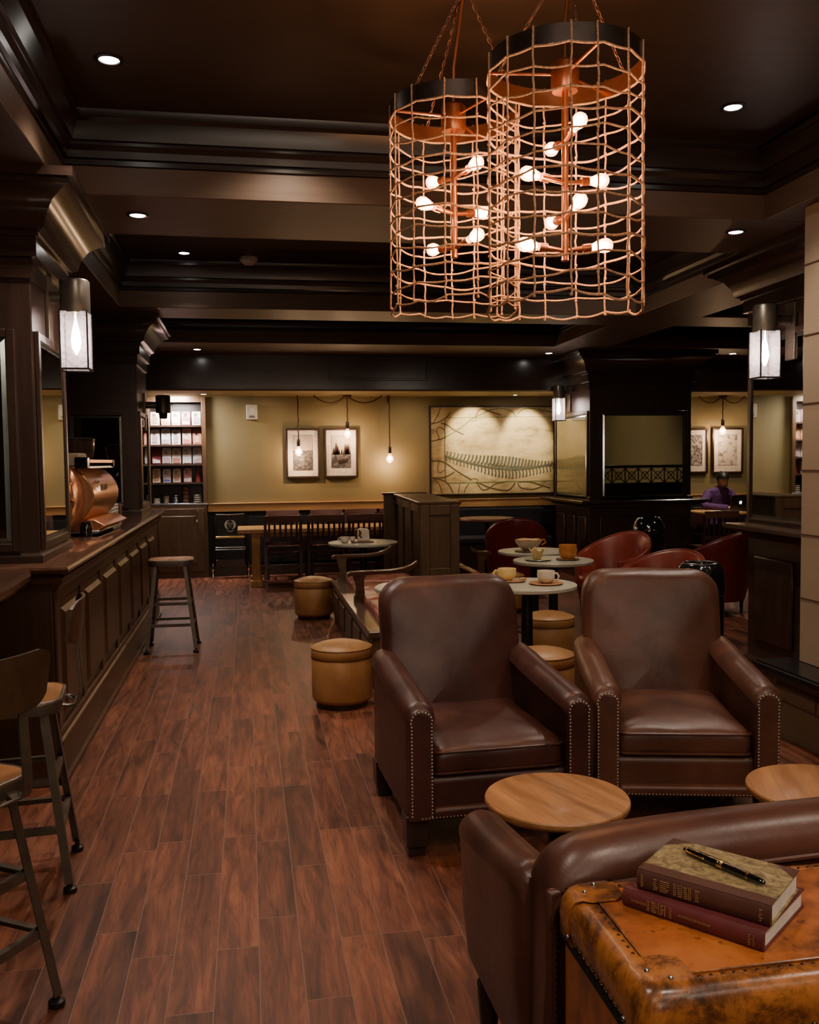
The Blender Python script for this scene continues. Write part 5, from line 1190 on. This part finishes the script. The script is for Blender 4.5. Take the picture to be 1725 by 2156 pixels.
b = MB(); b.tube(cordpts((7.15, 13.0, 2.53), (6.78, 13.0, 2.535), .10), .0085, 6); tag(b.build('swag_cord', 'cord', None, (7.0, 13.0, 2.53)), 'loop of brown cord swagged beside the broad pillar over the seated man', 'cord')

# ------------------------------------------------------------ sconces
def sconce(label, x, y, z, face, lit=True, s=1.0, e=10):
    """z = top of the cap; face = x of the wall behind it (sign gives the side)"""
    t = thing('wall_sconce', label, 'wall light', (x, y, z)); r = .078 * s; sgn = 1 if face > x else -1; dx = (face - x)
    MB().lathe([(r * .9, 0), (r, -.01), (r * 1.01, -.17), (r * 1.0, -.18)], 32).build('metal_cap', 'stoolmetal', t, ang=40)
    g = r * .90; zb_ = -.48
    if lit: MB().loft([[(sx * g, sy * g, zz) for sx, sy in ((-1, -1), (1, -1), (1, 1), (-1, 1))] for zz in (-.175, zb_)], cap=False).build('glass_shade', 'sconceglass', t, smooth=False)
    else: MB().lathe([(.045, -.18), (.040, -.23), (.03, -.24)], 20).build('lamp_neck', 'pedestal', t)
    b = MB()
    for sx in (-1, 1) if lit else ():
        for sy in (-1, 1): b.box(sx * g - .004, sx * g + .004, sy * g - .004, sy * g + .004, zb_, -.17)
    if lit: b.rectmold(-g, g, -g, g, [(-.004, zb_ - .006), (.006, zb_ - .006), (.006, zb_ + .004), (-.004, zb_ + .004)], cap=False); b.build('glass_frame', 'pedestal', t)
    if lit:
        MB().loft([[(rr * cos(2 * pi * k / 14), rr * sin(2 * pi * k / 14), zz) for k in range(14)] for rr, zz in ((.004, -.40), (.020, -.37), (.027, -.33), (.020, -.27), (.006, -.215), (.004, -.18))]).build('flame_bulb', 'sbulb', t)
    MB().box(min(dx, dx - sgn * .02), max(dx, dx - sgn * .02), -.055, .055, -.36, .02).build('back_plate', 'stoolmetal', t, bev=.004)
    b = MB(); b.cyl((0, 0, -.10), (dx, 0, -.10), .035, n=16); b.build('arm', 'stoolmetal', t)
sconce('lit wall sconce with rippled glass on the left mirrored pillar', -.895, 5.25, 2.595, -1.04, True, 1.0, 9)
sconce('lit wall sconce with rippled glass on the pillar beside the fireplace', 3.40, 5.62, 2.605, 3.6, True, 1.0, 9)
sconce('small lit wall sconce on the broad pillar beside the painting', 4.26, 12.15, 2.615, 4.42, True, 1.0, 7)
sconce('unlit dark cylinder sconce hanging before the lit shelves', -.83, 9.75, 2.30, -1.02, False, .95)

# ------------------------------------------------------------ rope chandeliers
def chandelier(label, cx, cy, r, zr, zb, anchor, stem_top, stem_bot, bulbs, seed, nv=14, nh=12):
    t = thing('rope_cage_chandelier', label, 'chandelier', (cx, cy, zr))
    hb = .062; h = zr - zb
    MB().loft([[(q * cos(2 * pi * k / 64), q * sin(2 * pi * k / 64), z) for k in range(64)] for q, z in ((r, 0), (r, hb), (r - .0025, hb), (r - .0025, 0))], cap=False, loop=True).build('metal_band', 'bandmetal', t, ang=30)
    MB().loft([[(q * cos(2 * pi * k / 64), q * sin(2 * pi * k / 64), z) for k in range(64)] for q, z in ((r - .003, .001), (r - .003, hb - .002))], cap=False).build('band_lining', 'copperframe', t, ang=30)
    rr = random.Random(seed)
    b = MB(); ang0 = rr.random()
    angs = [ang0 + 2 * pi * k / nv + rr.uniform(-.06, .06) for k in range(nv)]
    for k, a in enumerate(angs):
        pts = [(r * 1.01 * cos(a), r * 1.01 * sin(a), hb + .004)]
        for i in range(26):
            z = -h * i / 25; ph = rr.uniform(-1, 1) * .004; w = 1.012 + (.02 * (i / 25) ** 3) * sin(k * 2.1)
            pts.append((r * w * cos(a + ph / r * .8), r * w * sin(a + ph / r * .8), z + (hb if i == 0 else 0)))
        b.tube(pts, .0036, 6)
        for j in range(nh): z = -h * (j + 1) / nh; b.sphere((r * 1.014 * cos(a), r * 1.014 * sin(a), z + .004 * sin(j * 3 + k)), .0062, 6)
    for j in range(nh + 1):
        z0 = -h * j / nh if j else -.0; pts = []; n = nv * 6
        for i in range(n):
            a = angs[0] + 2 * pi * i / n; u = (i % 6) / 6; sag = .005 * sin(pi * u) * (1 + .9 * (j == nh)); low = (.010 * sin(2 * a + j) + .006 * sin(5 * a + 2 * j))
            q = r * (1.012 - .012 * sin(pi * u) + (.012 * sin(3 * a + j) if j > nh * .6 else 0))
            pts.append((q * cos(a), q * sin(a), z0 - sag + (low if j else 0) * (1 if j < nh else 1.2)))
        b.tube(pts, .0037 if j % 3 else .0044, 6, True)
    b.build('rope_net', 'rope', t)
    b = MB()
    ax, ay, az = anchor[0] - cx, anchor[1] - cy, anchor[2] - zr
    chs = []
    for k in range(3):
        a = seed * .9 + 2 * pi * k / 3; p0 = Vector((r * .99 * cos(a), r * .99 * sin(a), hb)); p1 = Vector((ax, ay, az)); n = int((p1 - p0).length / .021); d = (p1 - p0).normalized()
        b = MB()
        for i in range(n):
            c = p0 + d * (.021 * (i + .5)); side = d.cross(Vector((cos(a + (i % 2) * pi / 2), sin(a + (i % 2) * pi / 2), .2))).normalized()
            b.tube([c + d * (.0135 * cos(w)) + side * (.0052 * sin(w)) for w in [2 * pi * q_ / 8 for q_ in range(8)]], .0021, 4, True)
        b.build('chain', 'chain', t)
    MB().tube([(0, 0, stem_top - zr + .02), (.004, .004, (az + stem_top - zr) * .5), (ax * .7, ay * .7, az * .86), (ax, ay, az)], .006, 8).build('flex_cable', 'copperframe', t)
    MB().lathe([(.06, az), (.06, az - .012), (.02, az - .03)], 24, (ax, ay, 0)).build('ceiling_rose', 'bandmetal', t)
    MB().lathe([(.045, stem_top - zr - .02), (.05, stem_top - zr), (.05, stem_top - zr + .075), (.04, stem_top - zr + .085)], 28).build('hub', 'copperframe', t, ang=40)
    b = MB()
    for k in range(3): a = seed * 1.3 + .5 + 2 * pi * k / 3; b.cyl((0, 0, stem_top - zr + .04), (r * .98 * cos(a), r * .98 * sin(a), .03), .006, n=8)
    b.build('spoke', 'copperframe', t)
    MB().lathe([(.004, stem_bot - zr - .02), (.014, stem_bot - zr - .015), (.013, stem_bot - zr), (.012, stem_top - zr)], 16).build('stem', 'copperframe', t)
    for (bx, by, bz) in bulbs:
        d = Vector((bx, by, bz)); L_ = .142; z = bz - zr; dn = Vector((bx, by, .02)).normalized(); p = Vector((0, 0, z))
        sk = MB().tube([p, p + dn * .065, p + dn * .066, p + dn * .095], [.008, .009, .0155, .0155], 14).build('socket', 'copperframe', t, ang=40)
        pr = [(.088, .011), (.105, .014), (.128, .022), (.146, .0265), (.162, .0245), (.174, .015), (.179, .003)]
        MB().tube([p + dn * u_ for u_, _ in pr], [q_ for _, q_ in pr], 16).build('glass_bulb', 'bulbglass', t, ang=80)
        pr = [(.102, .002), (.114, .010), (.138, .017), (.156, .014), (.166, .003)]
        MB().tube([p + dn * u_ for u_, _ in pr], [q_ for _, q_ in pr], 12).build('filament', 'bulb', t, ang=80)
        pass
    return t
def mkb(levels):
    out = []
    for z, dx, dn in levels: out += [(dx, -dn, z), (-dx, dn, z)]
    return out
Lx, Ly, LR = .842, 3.65, .252
chandelier('rope cage chandelier with six glowing bulbs, the lower left one of the pair', Lx, Ly, LR, 2.955, 2.215, (Lx + .01, Ly - .16, 3.4), 2.93, 2.43, mkb([(2.728, .055, .12), (2.588, -.12, .045), (2.453, .055, .12)]), 2, 13, 11)
Rx, Ry, R2 = 1.147, 3.20, .275
chandelier('rope cage chandelier with eight glowing bulbs, the larger right one of the pair', Rx, Ry, R2, 2.965, 2.15, (Rx + .03, Ry, 3.4), 2.93, 2.33, mkb([(2.735, .0, .132), (2.59, -.14, .02), (2.465, .0, .132), (2.35, .14, .01)]), 5, 15, 12)

# ------------------------------------------------------------ seated man with laptop
man = thing('person', 'man with short dark hair and purple shirt bent over papers beside a laptop', 'person', (6.89, 12.68, 0))
# faces -Y (towards camera), looking down
HV = Vector((-.02, -.26, 1.285))
def headpts(b):
    a = b.mark(); R = []
    for i in range(15):
        f = i / 14; z = -.115 + .23 * f
        w = [.020, .042, .052, .060, .066, .070, .073, .075, .076, .076, .073, .067, .056, .038, .010][i]
        d = [.030, .060, .075, .084, .088, .090, .092, .095, .097, .097, .093, .085, .070, .046, .012][i]
        ring = []
        for k in range(24):
            t = 2 * pi * k / 24; x = w * cos(t); y = d * sin(t) + .008; fr = max(0, -sin(t))
            if fr > .9 and 4 <= i <= 7: y -= .022 * (1 - abs(i - 5) / 3) * (fr - .9) * 10     # nose
            if fr > .7 and 7 <= i <= 8 and abs(x) > .02: y += .010                         # eye sockets
            if fr > .85 and i == 2: y += .004
            ring.append((x, y, z))
        R.append(ring)
    b.loft(R)
    for s in (-1, 1): b.sphere((s * .078, .01, -.005), .028, 8, (.35, .7, 1.1))
    T_ = Matrix.Translation(HV) @ Matrix.Rotation(radians(34), 4, 'X') @ Matrix.Rotation(radians(-8), 4, 'Y'); b.xf(T_, a); return T_
def torso(b, g=0):
    R = []
    for y, z, w, d in ((.00, .46, .15, .11), (.0, .54, .168, .125), (-.005, .66, .155, .115), (-.02, .80, .160, .115), (-.06, .95, .178, .12), (-.10, 1.05, .190, .115), (-.125, 1.105, .175, .095), (-.145, 1.14, .115, .075), (-.155, 1.16, .065, .06)):
        R.append([((w + g) * cos(2 * pi * k / 24), y + (d + g) * sin(2 * pi * k / 24), z + (g if z > 1.1 else 0)) for k in range(24)])
    b.loft(R)
def limb(b, pts, r, g=0):
    b.tube(pts, [q_ + g for q_ in r], 12)
    for p_, q_ in zip(pts, r): b.sphere(p_, q_ + g, 12)
armL = [(-.165, -.10, 1.07), (-.265, -.16, .96), (-.30, -.27, .895), (-.18, -.40, .882), (-.07, -.445, .876)]
armR = [(.165, -.10, 1.07), (.255, -.16, .95), (.285, -.27, .895), (.18, -.42, .882), (.10, -.465, .876)]
AR = [.062, .052, .045, .036, .028]
legs = [[(s * .09, -.05, .545), (s * .13, -.43, .56), (s * .14, -.42, .30), (s * .14, -.38, .07)] for s in (-1, 1)]
def remeshed(name, b, mat, vox, parent):
    o = b.build(name, mat, parent, ang=180)
    r = o.modifiers.new('remesh', 'REMESH'); r.mode = 'VOXEL'; r.voxel_size = vox; r.use_smooth_shade = True
    bpy.context.view_layer.update()
    m3 = bpy.data.meshes.new_from_object(o.evaluated_get(bpy.context.evaluated_depsgraph_get())); o.modifiers.clear(); o.data = m3
    if not m3.materials: m3.materials.append(M[mat])
    return o
b = MB(); torso(b); limb(b, armL, AR); limb(b, armR, AR)
for l_ in legs: limb(b, l_, [.082, .062, .05, .036]); limb(b, [l_[-1], (l_[-1][0], l_[-1][1] - .12, .035)], [.036, .032])
limb(b, [(0, -.14, 1.12), (-.012, -.19, 1.18), (-.02, -.235, 1.24)], [.06, .055, .055])
headpts(b)
for (hx, hy, s) in ((-.045, -.452, 1), (.078, -.472, -1)):
    b.sphere((hx + s * .02, hy, .878), .036, 12, (1.25, 1.05, .6))
    for j in range(4):
        o_ = (j - 1.5) * .0175; l_ = (.055, .066, .062, .048)[j]
        b.tube([(hx + s * .03, hy + o_, .880), (hx + s * .056, hy + o_ * 1.15 - .004, .887), (hx + s * (.056 + l_ * .55), hy + o_ * 1.2 - .010, .880), (hx + s * (.056 + l_ * .75), hy + o_ * 1.15 - .012, .862)], [.0115, .0100, .0092, .0065], 8)
    b.tube([(hx, hy + .02, .876), (hx + s * .025, hy + .050, .874), (hx + s * .052, hy + .060, .866)], [.014, .0115, .0085], 8)
remeshed('body', b, 'skin', .0055, man)
b = MB(); torso(b, .012); limb(b, armL, [.062, .052, .045, .038, .032], .012); limb(b, armR, [.062, .052, .045, .038, .032], .012)
b.tube([(-.01 + .066 * cos(2 * pi * k / 18), -.165 + .060 * sin(2 * pi * k / 18), 1.172 + .012 * sin(2 * pi * k / 18)) for k in range(18)], .017, 8, True)
b.wob(.010, 14); remeshed('shirt', b, 'purple', .008, man)
b = MB()
for l_ in legs: limb(b, l_, [.082, .062, .05, .042], .010)
b.sphere((0, .0, .50), .14, 14, (1.25, .95, .75)); remeshed('trousers', b, 'denim', .01, man)
b = MB(); T_ = Matrix.Translation(HV) @ Matrix.Rotation(radians(34), 4, 'X') @ Matrix.Rotation(radians(-8), 4, 'Y')
R = []
for i in range(12):
    f = i / 11; z = -.06 + .185 * f; s_ = sqrt(max(.0, 1 - ((z - .01) / .118) ** 2)); s_ = max(s_, .08) if i < 11 else .05
    ring = []
    for k in range(28):
        t = 2 * pi * k / 28; x = .087 * s_ * cos(t); y = .108 * s_ * sin(t) + .010
        hl = .045                                     # hairline height at the front
        if sin(t) < -.05 and z < hl: y = max(y, -.012 + (0 if abs(cos(t)) > .8 else .02)); x *= .93
        ring.append((x, y, z))
    R.append(ring)
b.loft(R); b.wob(.004, 45); b.xf(T_); b.build('hair', 'hair', man, ang=70)
b = MB(); b.tube([(.070 * cos(radians(a)), .085 * sin(radians(a)) + .0, -.060 - .035 * abs(sin(radians(a)))) for a in range(200, 345, 12)], .006, 7); b.tube([(-.022, -.092, -.052), (0, -.098, -.048), (.022, -.092, -.052)], .006, 6)
b.xf(T_); b.build('beard', 'hair', man)
b = MB()
for s in (-1, 1): b.sphere((s * .028, -.080, .022), .009, 8, (1.3, .6, .6)); b.tube([(s * .014, -.088, .036), (s * .03, -.088, .041), (s * .046, -.08, .036)], .003, 5)
b.xf(T_); b.build('eyes_and_brows', 'hair', man)
b = MB(); b.tube([(-.075 + .0, -.445 + .028 * cos(2 * pi * k / 12), .873 + .028 * sin(2 * pi * k / 12)) for k in range(12)], .008, 6, True); b.build('wristwatch', 'chrome', man)
sc_ = thing('dining_chair', 'dark chair hidden under the seated man', 'chair', (6.89, 12.76, 0)); MB().box(-.22, .22, -.24, .22, .42, .455).build('seat', 'chairwood', sc_, bev=.01)
for sx in (-1, 1):
    for y, h in ((-.21, .42), (.2, .42)): MB().box(sx * .2 - .018, sx * .2 + .018, y - .018, y + .018, 0, h).build('leg', 'chairwood', sc_)
MB().box(-.20, .20, .2, .225, .5, .85).build('backrest', 'chairwood', sc_, bev=.008)
lp = thing('laptop', 'open dark laptop with glowing round emblem on its lid, on the pale wood table', 'laptop', (6.93, 11.93, .845))
lp.rotation_euler = (0, 0, radians(4)); lp.location = (6.78, 11.90, .845)
MB().box(-.165, .165, -.10, .13, 0, .016).build('keyboard_base', 'laptop', lp, bev=.004)
b = MB().box(-.165, .165, -.004, .004, 0, .225); b.xf(Matrix.Translation((0, -.10, .012)) @ Matrix.Rotation(radians(12), 4, 'X')); lid = b.build('lid', 'laptop', lp, bev=.003)
o = []
for k in range(24):
    a = 2 * pi * k / 24; r_ = .024 * (1 - .10 * (abs(sin(a)) > .93)) ; x = r_ * cos(a) * .92; z = r_ * sin(a)
    if abs(a) < .45 or a > 2 * pi - .45: x -= .008
    o.append((x, z + .12))
b = MB(); b.prism(o, -.0065, -.004, 'y'); b.xf(Matrix.Translation((-.01, -.10, .012)) @ Matrix.Rotation(radians(12), 4, 'X')); b.build('glowing_emblem', 'logo', lid)
pp = MB()
for k, (x, y, a) in enumerate(((6.56, 11.93, 12), (6.70, 11.90, -8))):
    b = MB().box(-.11, .11, -.15, .15, 0, .003); b.xf(Matrix.Translation((x, y, .8455 + k * .0035)) @ Matrix.Rotation(radians(a), 4, 'Z')); tag(b.build('paper_sheet', 'paper', None, (x, y, .8455)), ('sheet of white paper at the left side of the table of the man in purple', 'sheet of white paper under the hands of the man in purple')[k], 'paper')

# ------------------------------------------------------------ lights
warm = (1, .80, .58)
light('SPOT', (3.20, 12.55, 2.52), 62, (1, .86, .60), .03, (3.30, 13.2, 1.95), 62, .6)
light('SPOT', (4.05, 12.55, 2.52), 55, (1, .86, .60), .03, (4.10, 13.2, 1.95), 58, .6)
light('AREA', (-.95, 13.0, 2.5), 40, (1, .88, .82), .3, (-.95, 13.4, 1.5))
for x in (.3, 1.3, 2.3, 5.4, 6.6, 7.6): light('SPOT', (x, 12.45, 2.52), 11, warm, .05, (x, 13.23, 1.6), 110, 1)
# further ceiling spots of the room, straight down; first one added to brighten floor
for x, y, e in ((.25, 4.75, 45), (1.2, .2, 90), (-.6, 1.2, 70), (2.6, 1.2, 60), (.4, 7.0, 50), (2.6, 7.2, 70), (1.6, 10.2, 40), (5.9, 8.2, 60), (7.8, 3.5, 90), (4.2, 7.3, 40), (-3.2, 8, 40)):
    light('SPOT', (x, y, 3.36), e * .7, (1, .84, .66), .06, (x, y, 0), 130, .9)
# fill spots added without fixtures, some behind the camera, to brighten dark areas
for x, y, e, tx, ty, tz in ((-.4, -1.2, 170, 1.5, 4.0, .6), (1.6, -1.2, 170, 1.2, 4.2, .6), (.6, -1.6, 260, 0, 5.0, 3.0), (2.4, -1.0, 120, -.9, 6.0, .8), (-.5, .2, 110, 3.8, 7.0, .8), (5.4, 1.5, 1400, 9.9, .2, 1.4), (6.4, 1.5, 500, 8.0, 5.4, 1.0), (3.0, 6.5, 220, 5.0, 11.4, 1.6)):
    light('SPOT', (x, y, 3.30 if tz < 2 else 1.9), e * .25, (1, .80, .62), .5, (tx, ty, tz), 85, 1)
w = bpy.data.worlds.new('world'); scn.world = w; w.use_nodes = True; w.node_tree.nodes['Background'].inputs[0].default_value = (.30, .22, .17, 1); w.node_tree.nodes['Background'].inputs[1].default_value = .05
scn.view_settings.view_transform = 'AgX'; scn.view_settings.look = 'AgX - Base Contrast'; scn.view_settings.exposure = .95
cy = scn.cycles; cy.use_denoising = True; cy.adaptive_threshold = .06; cy.max_bounces = 6; cy.diffuse_bounces = 3; cy.glossy_bounces = 4; cy.transmission_bounces = 3; cy.transparent_max_bounces = 10
cy.caustics_reflective = False; cy.caustics_refractive = False; cy.sample_clamp_indirect = 3; cy.use_light_tree = True
